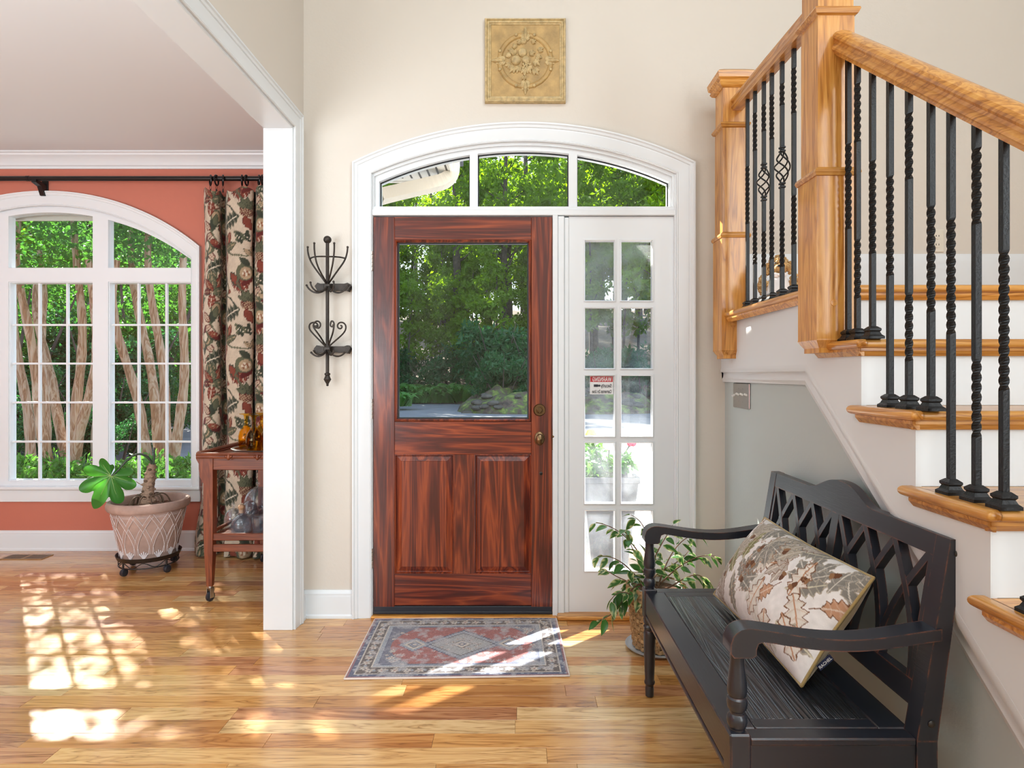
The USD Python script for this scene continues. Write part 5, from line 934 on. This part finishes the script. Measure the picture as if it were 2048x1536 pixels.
# ================================================================ outside: ground, drive, porch, eave
def moss_mat(path):
    n = {'g': ('geometry', {}), 'n': ('noise_texture', {'scale': 2.4, 'detail': 6, 'roughness': .7}), 'r': ('rgb_ramp', {'ramp': [(.36, (.035, .025, .018)), (.47, (.09, .065, .045)), (.53, (.07, .10, .025)), (.62, (.17, .21, .04)), (.72, (.12, .11, .08))]}), 'b': ('bump', {'strength': .9, 'distance': .08}), 'p': ('principled_bsdf', {'roughness': .95})}
    return usdkit.material(stage, path, n, [('g.position', 'n.vector'), ('n.fac', 'r.fac'), ('r.color', 'p.base_color'), ('n.fac', 'b.height'), ('b.normal', 'p.normal')], surface='p.BSDF')
DEFS.update(asphalt=plain((.17, .175, .185), .9, bump=.3, bs=40, vary=.18, vs=1.2), concrete=plain((.38, .38, .37), .85, bump=.2, bs=60, vary=.08, vs=3), earth=plain((.085, .06, .035), .95, bump=.6, bs=8, vary=.4, vs=3), moss=moss_mat, rock=plain((.065, .058, .045), .9, bump=.9, bs=9, vary=.4, vs=5), siding=plain((.62, .60, .54), .8), soffit=plain((.78, .78, .77), .6), gutter=plain((.66, .63, .57), .5), planter=plain((.075, .085, .11), .6, bump=.3, bs=90))
def gsheet(x0, x1, y0, y1, n, m, h):
    X, Y = np.meshgrid(np.linspace(x0, x1, n), np.linspace(y0, y1, m), indexing='ij'); Z = h(X, Y); return np.stack([X, Y, Z], -1).reshape(-1, 3), grid(n, m)[:, ::1]
def up(m): return m[0], outward(m[0], m[1], np.array([0, 0, 1.]))
def edge_y(X): return 23.4 + 6.2 / (1 + np.exp((np.abs(X + 6.2) - 4.2) * 3.0))        # the drive runs on to the left, between the trees
def gz(X, Y): e = edge_y(X); return np.where(Y < e, -.26, -.13 + np.clip(Y - e, 0, 60) * .17) + .2 * (meshkit.fbm(np.stack([X * .5, Y * .5, 0 * X], -1), 3, 2) - .5) * np.clip(Y - e, 0, 2)
struct('forest_floor', up(gsheet(-60, 40, 22.5, 80, 200, 120, gz)), 'earth', 'leaf-littered bank rising under the trees beyond the driveway')
struct('driveway', up(gsheet(-40, 30, 4.6, 30.5, 30, 20, lambda X, Y: -.16 + 0 * X)), 'asphalt', 'grey asphalt driveway in front of the house')
struct('porch_slab', box(-1.08, 4.5, FW + .15, 5.3, -.3, -.03, .01), 'concrete', 'pale concrete porch slab outside the front door')
struct('garden_bed', up(gsheet(-14, -1.9, 4.5, 9.0, 30, 24, lambda X, Y: -.15 + .16 * np.clip((8.9 - Y) / 1.2, 0, 1) * np.clip((-2.0 - X) / .6, 0, 1) + .02 * np.sin(X * 5) * np.cos(Y * 4))), 'earth', 'planting bed under the dining room window')
struct('wall_outside', join(box(-1.0865, -1.07, FW + .15, DW + .15, -.3, 2.95), box(-6, -1.07, DW + .15, DW + .17, -.3, .40), box(-6, -1.07, DW + .15, DW + .17, 2.2, 2.95) if False else box(-2.1, -1.07, DW + .15, DW + .17, -.3, 2.95), box(-6, -1.07, DW + .15, DW + .17, 2.35, 2.95)), 'siding', 'cream siding on the outside of the dining room')
ev = thing('eave', 'white vented roof eave with a curved downspout seen through the left fanlight pane', 'roof eave')
obj('soffit', box(-6.2, -.52, DW + .02, 5.02, 2.80, 2.83, .002), 'soffit', ev); obj('soffit', box(-1.07, -.52, FW + .15, DW + .02, 2.80, 2.83, .002), 'soffit', ev)
for k in range(7): obj('soffit_vent', box(-1.0 + k * .075, -.985 + k * .075, DW + .1, 4.95, 2.797, 2.8, .0005), 'dark_metal', ev)
obj('fascia', join(box(-6.2, -.5, 5.02, 5.05, 2.79, 2.98, .003), box(-.52, -.5, FW + .15, 5.02, 2.79, 2.98, .003)), 'soffit', ev)
obj('roof_edge', join(hexa([(-6.3, 3.3, 3.7), (-.45, 3.3, 3.2), (-.45, 5.15, 2.96), (-6.3, 5.15, 2.96), (-6.3, 3.3, 3.75), (-.45, 3.3, 3.25), (-.45, 5.15, 3.0), (-6.3, 5.15, 3.0)])), 'planter', ev)
dp = curve([(-.50, 4.84, 2.98), (-.50, 4.83, 2.86), (-.515, 4.82, 2.79), (-.56, 4.80, 2.735), (-.63, 4.77, 2.70), (-.75, 4.72, 2.655), (-.9, 4.66, 2.60), (-1.02, 4.60, 2.55)], 40); wv = 1 + .03 * (np.arange(40) % 2)
obj('downspout', sweep(dp, np.array([[(-.045 * w, -.055 * w), (.045 * w, -.055 * w), (.045 * w, .055 * w), (-.045 * w, .055 * w)] for w in np.where(np.arange(40) < 22, wv, 1.0)]), (0, 1, 0)), 'gutter', ev, smooth=False)
# ---------------------------------------------------------------- foliage makers
def leaves(P, size, rng, droop=.3, n_up=.6, wid=.5):
    """one folded leaf (two triangles) at each point"""
    n = len(P); d = rng.normal(size=(n, 3)); d[:, 2] -= droop; d /= np.linalg.norm(d, axis=1, keepdims=True)
    nn = rng.normal(size=(n, 3)); nn[:, 2] += n_up; w = np.cross(d, nn); w /= np.maximum(np.linalg.norm(w, axis=1, keepdims=True), 1e-6); m = np.cross(w, d)
    L = size * rng.uniform(.7, 1.3, n)[:, None]
    V = np.stack([P, P + d * L * .5 + w * L * wid * .5 + m * L * .08, P + d * L, P + d * L * .5 - w * L * wid * .5 + m * L * .08], 1).reshape(-1, 3)
    k = np.arange(n)[:, None] * 4; return V, np.concatenate([k + [0, 1, 2], k + [0, 2, 3]])
def blobs(centres, radii, n, rng, shell=.55):
    c = rng.integers(0, len(centres), n); d = rng.normal(size=(n, 3)); d /= np.linalg.norm(d, axis=1, keepdims=True)
    return np.asarray(centres)[c] + d * (np.asarray(radii)[c] * (shell + (1 - shell) * rng.random(n)) * rng.random(n) ** .25)[:, None] * np.array([1, 1, .75])
LV = [(0, (.12, .22, .025)), (.45, (.23, .36, .035)), (.8, (.38, .47, .05)), (1, (.58, .52, .07))]
DEFS.update(tree_leaf=leafy(LV, .6, .6, .2), shrub_leaf=leafy([(0, (.03, .105, .035)), (.6, (.06, .17, .05)), (1, (.13, .25, .06))], .4, .4, .3), fern_leaf=leafy([(0, (.08, .21, .045)), (1, (.14, .31, .07))], .45), myrtle_leaf=leafy([(0, (.05, .15, .03)), (.7, (.09, .24, .045)), (1, (.2, .3, .05))], .5, .4, .3),
            forest_bark=plain((.075, .062, .052), .95, bump=.8, bs=12, vary=.4, vs=6), myrtle_bark=wood([(.1, (.13, .065, .03)), (.4, (.27, .165, .095)), (.6, (.36, .27, .19)), (.9, (.42, .35, .28))], 'z', fine=24, stretch=7, rough=.8, tone=.1, dist=1.8))
def limbs(rng, base, h, r, n, spread, up_=.75):
    out, ends = [], []
    for k in range(n):
        z = h * rng.uniform(.35, .9); a = rng.uniform(0, 6.28); L = spread * rng.uniform(.5, 1.) * (1.15 - z / h); e = np.array([math.cos(a) * L, math.sin(a) * L, z + L * up_])
        p = curve([(0, 0, z), (math.cos(a) * L * .45, math.sin(a) * L * .45, z + L * up_ * .35), e], 8); out.append(tube(p, np.linspace(r * .4 * (1.1 - z / h), .015, 8), 6)); ends.append(e)
    return out, ends
def make_tree(name, label, cat, group, seed, h, r, spread, nl, size, lo=.3, nb=16, leaf='tree_leaf', bark='forest_bark', loc=(0, 0, 0), droop=.3, blob=1.0):
    rng = np.random.default_rng(seed); t = thing(name, label, cat, group, loc=loc)
    lean = rng.uniform(-.5, .5, 2); tp = curve([(0, 0, -.3), (lean[0] * .3, lean[1] * .3, h * .45), (lean[0], lean[1], h * .95)], 14)
    b, ends = limbs(rng, 0, h, r, nb, spread)
    obj('trunk', tube(tp, np.linspace(r, r * .2, 14), 10), bark, t); obj('branches', join(*b), bark, t, kind='stuff')
    cen = list(ends); 
    for k in range(nb): z = h * rng.uniform(lo, 1); q = spread * (1.1 - .6 * abs(z / h - .55) * 1.6) * rng.random() ** .5; a = rng.uniform(0, 6.28); cen.append(np.array([q * math.cos(a), q * math.sin(a), z]))
    cen = [c for c in cen if c[2] > h * lo * .8]
    obj('foliage', leaves(blobs(cen, rng.uniform(.5, 1.1, len(cen)) * spread * .42 * blob, nl, rng), size, rng, droop), leaf, t, kind='stuff', smooth=False); return t
def make_shrub(name, label, cat, group, seed, h, w, nl, size, leaf='shrub_leaf', loc=(0, 0, 0), wid=.4, stems=7):
    rng = np.random.default_rng(seed); t = thing(name, label, cat, group, loc=loc); st_ = []
    for k in range(stems): a = k * 2.4; st_.append(tube(curve([(0.05 * math.cos(a), .05 * math.sin(a), -.15), (w * .25 * math.cos(a), w * .25 * math.sin(a), h * .4), (w * .45 * math.cos(a), w * .45 * math.sin(a), h * .8)], 8), np.linspace(.03, .008, 8) * h / 2, 5))
    obj('stems', join(*st_), 'forest_bark', t, kind='stuff')
    cen = [np.array([w * .42 * math.sqrt(rng.random()) * math.cos(q), w * .42 * math.sqrt(rng.random()) * math.sin(q), h * rng.uniform(.18, .85)]) for q in rng.uniform(0, 6.28, 22)]
    P = blobs(cen, rng.uniform(.5, 1, 22) * min(h, w) * .26, nl, rng, .7); P[:, 2] = np.abs(P[:, 2])
    obj('foliage', leaves(P, size, rng, .2, .8, wid), leaf, t, kind='stuff', smooth=False); return t
# ---------------------------------------------------------------- forest beyond the driveway
TL, TG = 'tall broadleaved tree of the sunlit forest beyond the driveway', 'tall forest trees beyond the driveway'
protos = [make_tree('forest_tree', TL, 'tree', TG, 11, 16, .30, 3.3, 5200, .32, .40, 16, loc=(-3.2, 33.5, 1.6)), make_tree('forest_tree', TL, 'tree', TG, 12, 18, .26, 2.8, 4800, .31, .45, 14, loc=(.6, 36, 2.0)), make_tree('forest_tree', TL, 'tree', TG, 13, 14, .22, 3.0, 5000, .31, .36, 16, loc=(5.2, 33, 1.5))]
UL, UG = 'slender young understory tree at the edge of the forest', 'understory trees at the forest edge'
und = [make_tree('understory_tree', UL, 'tree', UG, 21, 6.5, .07, 1.7, 3000, .25, .28, 13, loc=(-5.6, 31.6, .1)), make_tree('understory_tree', UL, 'tree', UG, 22, 8, .09, 1.8, 3000, .24, .34, 12, loc=(3.4, 28.5, .7))]
rt = random.Random(77)
def hz(y, x=5.): return float(-.16 + max(0, y - float(edge_y(x))) * .17)
taken = [(-3.2, 33.5), (.6, 36), (5.2, 33)]
def scatter(pr, n, xr, yr, gap, smin, smax):
    k = 0; tries = 0
    while k < n and tries < 4000:
        tries += 1; x, y = rt.uniform(*xr), rt.uniform(*yr)
        if any(math.hypot(x - a, (y - b) * .8) < gap for a, b in taken): continue
        if y < edge_y(x) + 1.2: continue
        taken.append((x, y)); k += 1; p_ = rt.choice(pr); far = x / y < -.42; lab = p_.GetCustomData()['label'].replace('beyond the driveway', 'far beyond the arched window').replace('at the edge of the forest', 'far off behind the arched window') if far else None
        dup(p_, (x, y, hz(y, x)), rt.uniform(0, 360), lab, p_.GetCustomData()['group'] + ' seen through the arched window' if far else None, scale=rt.uniform(smin, smax))
scatter(protos, 44, (-36, 15), (29, 44), 2.0, .75, 1.1)
scatter(protos, 56, (-62, 28), (58, 76), 2.3, .9, 1.25)
scatter(und, 44, (-32, 12), (25.5, 36), 1.35, .7, 1.2)
for x, y, k, q in ((-2.3, 31.2, 0, 1.0), (-3.9, 34, 1, 1.05), (-1.0, 29.6, 1, .95), (-2.9, 37, 0, 1.2), (-5.0, 36, 1, 1.1), (.6, 30.5, 0, .95), (2.4, 31.5, 1, 1.0)): dup(und[k], (x, y, hz(y, x)), k * 70 + x * 40, scale=q)
SL, SG = 'broad dark green shrub along the far edge of the driveway', 'shrubs along the far edge of the driveway'
shr = [make_shrub('bank_shrub', SL, 'shrub', SG, 31, 2.4, 2.6, 3000, .22, loc=(-.6, 24.6, .05)), make_shrub('bank_shrub', SL, 'shrub', SG, 32, 1.7, 2.6, 2500, .20, loc=(1.8, 25.0, .1))]
for x, y, k, s_ in [(-2.2, 31.2, 0, 1.3), (-4.6, 31.4, 1, 1.3), (.9, 26.4, 0, 1.35), (3.4, 25.2, 0, 1.1), (5.2, 26, 1, 1.4), (7.2, 25.4, 0, 1.2), (-6.8, 31.4, 0, 1.2), (-8.8, 31.0, 1, 1.4), (-.8, 27.5, 0, 1.5), (-10.8, 26.8, 0, 1.3), (-13.2, 27.4, 0, 1.4), (-15.6, 26.8, 1, 1.5), (-18, 27, 0, 1.4), (-20.6, 27.2, 0, 1.5), (9.6, 26, 1, 1.5), (-23.4, 27, 1, 1.7), (-26, 27.6, 0, 1.6)]: dup(shr[k], (x, y, hz(y, x) - .05), rt.uniform(0, 360), scale=s_)
FL, FG = 'low bright green fern patch beside the far end of the driveway', 'fern patches beside the driveway'
def make_fern(loc):
    rng = np.random.default_rng(41); t = thing('fern', FL, 'fern', FG, loc=loc); fr = []
    for k in range(34):
        a = rng.uniform(0, 6.28); L = rng.uniform(.4, .75); c = np.array([rng.normal() * .25, rng.normal() * .25, 0]); q = np.linspace(0, 1, 12); pth = np.c_[c[0] + np.cos(a) * L * q, c[1] + np.sin(a) * L * q, .75 * L * np.sin(q * 2.3)]
        sd = np.array([-math.sin(a), math.cos(a), 0])
        for i in range(1, 12):
            for sg in (-1, 1): w = .13 * math.sin(math.pi * (q[i] * .85 + .12)); fr.append(np.array([pth[i - 1], pth[i], pth[i] + sd * sg * w + [0, 0, -.02], pth[i - 1] + sd * sg * w * .9 + [0, 0, -.02]]))
    V = np.array(fr).reshape(-1, 3); k = np.arange(len(fr))[:, None] * 4
    obj('fronds', (V, np.concatenate([k + [0, 1, 2], k + [0, 2, 3]])), 'fern_leaf', t, kind='stuff', smooth=False); return t
fe = make_fern((-4.6, 24.4, .0))
for k in range(26): x = -8.2 + (k % 13) * .5 + rt.uniform(-.2, .2); dup(fe, (x, 29.9 + (k // 13) * .7 + rt.uniform(-.2, .2), -.1), rt.uniform(0, 360), scale=rt.uniform(1.1, 1.7))
bank = thing('mossy_bank', 'mossy rock bank jutting into the driveway right of the ferns', 'rock bank')
def bh(X, Y): u = (X - 1.6) / 3.9; v = (Y - 23.9) / 2.3; return -.2 + .75 * np.clip(1 - (u * u) ** 2 - v * v, 0, 1) ** .6 * (.25 + 1.5 * meshkit.fbm(np.stack([X * 1.3, Y * 1.3, 0 * X], -1), 4, 6))
obj('mound', up(gsheet(-2.6, 6.0, 21.2, 26.5, 120, 70, bh)), 'moss', bank, smooth=True)
for k in range(26): x, y = rt.uniform(-2.0, 4.5), rt.uniform(21.9, 23.2); v, f = sphere((0, 0, 0), 1, 2); v = v * (.75 + .5 * meshkit.fbm(v * 1.6 + k, 3, k))[:, None]; s_ = rt.uniform(.07, .17); obj('rock', (v * [s_ * 1.5, s_, s_ * .7] + [x, y, float(bh(np.array([x]), np.array([y]))[0]) + .02], f), 'rock', bank)
# ---------------------------------------------------------------- crape myrtles and greenery outside the dining room window
def myrtle(label, base, stems, seed, canopy, nl):
    rng = np.random.default_rng(seed); t = thing('crape_myrtle', label, 'tree', loc=base)
    b0 = np.array(base)
    for s_ in stems:
        p = curve([np.array(q, float) - b0 for q in s_], 26); p[:, :2] += .02 * np.sin(np.linspace(0, 9, 26) + seed)[:, None]; obj('stem', tube(p, np.linspace(.064, .034, 26) * (1 + .08 * np.sin(np.arange(26) * 1.7)), 10), 'myrtle_bark', t)
    cen = [np.array(c) - b0 for c in canopy]; obj('foliage', leaves(blobs(cen, rng.uniform(.45, .75, len(cen)), nl, rng, .3), .075, rng, .3, .5, .62), 'myrtle_leaf', t, kind='stuff', smooth=False)
rc_ = np.random.default_rng(5)
def cloud(cx, cy, n, zlo=2.5, zhi=4.8, rx=1.5): return [(cx + rc_.uniform(-rx, rx), cy + rc_.uniform(-1.0, 1.2), rc_.uniform(zlo, zhi)) for _ in range(n)]
def S(base, tip, bow): b, t = np.array(base, float), np.array(tip, float); return [b, b + (t - b) * .3 + np.array([bow * .4, 0, .05]), b + (t - b) * .65 + np.array([bow, 0, .1]), t]
g1 = at(150, 962, 7.2); g2 = at(318, 962, 7.3); g3 = at(62, 962, 8.2)
for g in (g1, g2, g3): g[2] = -.1
myrtle('crape myrtle with four peeling tan trunks behind the left sash of the arched window', g1, [S(g1 + [-.25, 0, 0], at(40, 440, 7.0), -.1), S(g1 + [-.05, .1, 0], at(150, 430, 7.5), .05), S(g1 + [.08, -.1, 0], at(180, 520, 6.9), .12), S(g1 + [-.12, .15, 0], at(85, 540, 7.6), -.16), S(g1 + [.2, .1, 0], at(215, 440, 7.4), .0)], 3, cloud(g1[0], g1[1], 28), 7000)
myrtle('crape myrtle with leaning peeling trunks behind the right sash of the arched window', g2, [S(g2 + [-.05, 0, 0], at(232, 520, 7.0), -.12), S(g2 + [.1, .1, 0], at(295, 430, 7.3), -.03), S(g2 + [.2, 0, 0], at(365, 480, 7.1), .05), S(g2 + [0, .15, 0], at(262, 440, 7.7), -.06)], 4, cloud(g2[0], g2[1], 26), 6400)
myrtle('crape myrtle furthest left and a little behind the other two', g3, [S(g3, at(22, 430, 8.0), -.05), S(g3 + [.1, .1, 0], at(75, 500, 8.4), .05)], 6, cloud(g3[0] - .3, g3[1] + .3, 22), 5600)
HL, HG = 'tall leafy green shrub behind the crape myrtles outside the arched window', 'tall shrubs behind the crape myrtles'
hs = [make_shrub('leafy_shrub', HL, 'shrub', HG, 51, 3.6, 3.2, 9000, .11, 'myrtle_leaf', loc=(-9.4, 11.2, -.2), wid=.6), make_shrub('leafy_shrub', HL, 'shrub', HG, 52, 2.8, 2.8, 7600, .10, 'shrub_leaf', loc=(-7.6, 11.6, -.2), wid=.55)]
for x, y, k, s_ in [(-11.6, 12.4, 0, 1.25), (-8.4, 13.6, 0, 1.2), (-10.2, 14.8, 1, 1.6), (-6.9, 10.4, 1, .62), (-12.6, 15.5, 0, 1.5), (-8.0, 9.6, 1, .7), (-6.6, 8.9, 1, .42), (-5.9, 9.2, 1, .36), (-9.6, 18, 0, 1.5), (-13.5, 19.5, 0, 1.5), (-11.2, 21.5, 0, 1.5), (-14.6, 17.2, 1, 1.8)]: dup(hs[k], (x, y, -.2), rt.uniform(0, 360), scale=s_)
GL, GG = 'small leafy ground plant in the bed under the arched window', 'ground plants under the arched window'
gp = make_shrub('ground_plant', GL, 'plant', GG, 61, .42, .6, 420, .075, 'fern_leaf', loc=(-4.95, 6.4, -.02), wid=.4, stems=4)
for k in range(22): dup(gp, (-5.6 + (k % 11) * .26 + rt.uniform(-.1, .1), 6.1 + (k // 11) * .75 + rt.uniform(-.2, .2), -.04), rt.uniform(0, 360), scale=rt.uniform(.7, 1.15))
# ---------------------------------------------------------------- planter and window sticker by the sidelight
pln = thing('planter', 'tall dark grey tapered planter outside the sidelight', 'planter', loc=(.60, 4.15, -.03))
def sq_(r, z): return [(-r, -r, z), (r, -r, z), (r, r, z), (-r, r, z)]
obj('body', loft([sq_(.115, 0), sq_(.175, .56), sq_(.185, .565), sq_(.185, .60), sq_(.165, .60), sq_(.16, .55)]), 'planter', pln, smooth=False); obj('soil', box(-.155, .155, -.155, .155, .50, .552, .005), 'soil', pln)
for k in range(9): obj('rib', box(-.112 + k * .026, -.1 + k * .026, -.1165, -.112, .004, .03, .001), 'planter', pln) if k < 0 else None
DEFS['petal_pink'] = plain((.75, .12, .22), .6); DEFS['petal_yellow'] = plain((.80, .62, .06), .6)
fp = thing('flowering_plant', 'flowering plant with yellow and pink blooms growing in the grey planter', 'plant', loc=(.60, 4.15, .52)); rng = np.random.default_rng(71)
stm = [tube(curve([(0, 0, 0), (a * .5, b * .5, c * .5), (a, b, c)], 8), .004, 5) for a, b, c in ((-.11, .0, .30), (.16, -.02, .26), (.02, .05, .2), (-.06, -.06, .16), (.09, .06, .17))]
obj('stems', join(*stm), 'petiole', fp, kind='stuff'); obj('foliage', leaves(blobs([(-.08, 0, .1), (.05, .02, .09), (.1, -.05, .13), (-.1, .02, .2), (0, -.06, .05), (-.13, -.05, .06)], [.09] * 6, 420, rng), .06, rng, 0, .8, .5), 'fern_leaf', fp, kind='stuff', smooth=False)
for m_, c, rr2 in (('petal_yellow', (-.11, 0, .31), .032), ('petal_pink', (.16, -.02, .27), .034)):
    for k in range(6): a = k * math.pi / 3; obj('petal', sphere(np.array(c) + np.array([math.cos(a) * rr2, 0, math.sin(a) * rr2]) * .6, rr2 * .6, 1, (1, .45, 1)), m_, fp)
DEFS.update(sticker_red=plain((.50, .04, .05), .5), sticker_white=plain((.72, .72, .72), .5), sticker_black=plain((.03, .03, .04), .5))
stk = thing('warning_sticker', 'small red and white warning sticker seen from behind on a sidelight pane', 'sticker')
ka, kb_, kc_, kd = fx(1181), fx(1228), fz(789), fz(752); ky = FW + .0285
obj('film', box(ka, kb_, ky, ky + .001, kc_, kd, .0002), 'sticker_white', stk); obj('red_band', box(ka + .002, kb_ - .002, ky - .0005, ky + .0002, fz(764), kd - .002, .0001), 'sticker_red', stk)
def stext(txt, x_right, z, h, w, mat):
    m = meshkit.text_mesh(txt, h, .0004, True); v = np.array(m.vertices); v[:, 0] -= v[:, 0].min(); v[:, 0] *= w / v[:, 0].max()
    obj('lettering', (np.c_[x_right - v[:, 0], ky - .0006 - v[:, 2], z + v[:, 1]], np.array(m.faces)), mat, stk, smooth=False)
stext('WARNING', kb_ - .008, fz(762.5), .021, .098, 'sticker_white'); stext('Security', kb_ - .008, fz(775), .017, .056, 'sticker_black'); stext('Cameras In Use', kb_ - .008, fz(786.5), .016, .1, 'sticker_black')
obj('camera_symbol', join(box(ka + .02, ka + .042, ky - .001, ky, fz(774), fz(769), .0003), sphere((ka + .048, ky - .0004, fz(771.5)), .006, 1, (1, .1, 1))), 'sticker_black', stk)
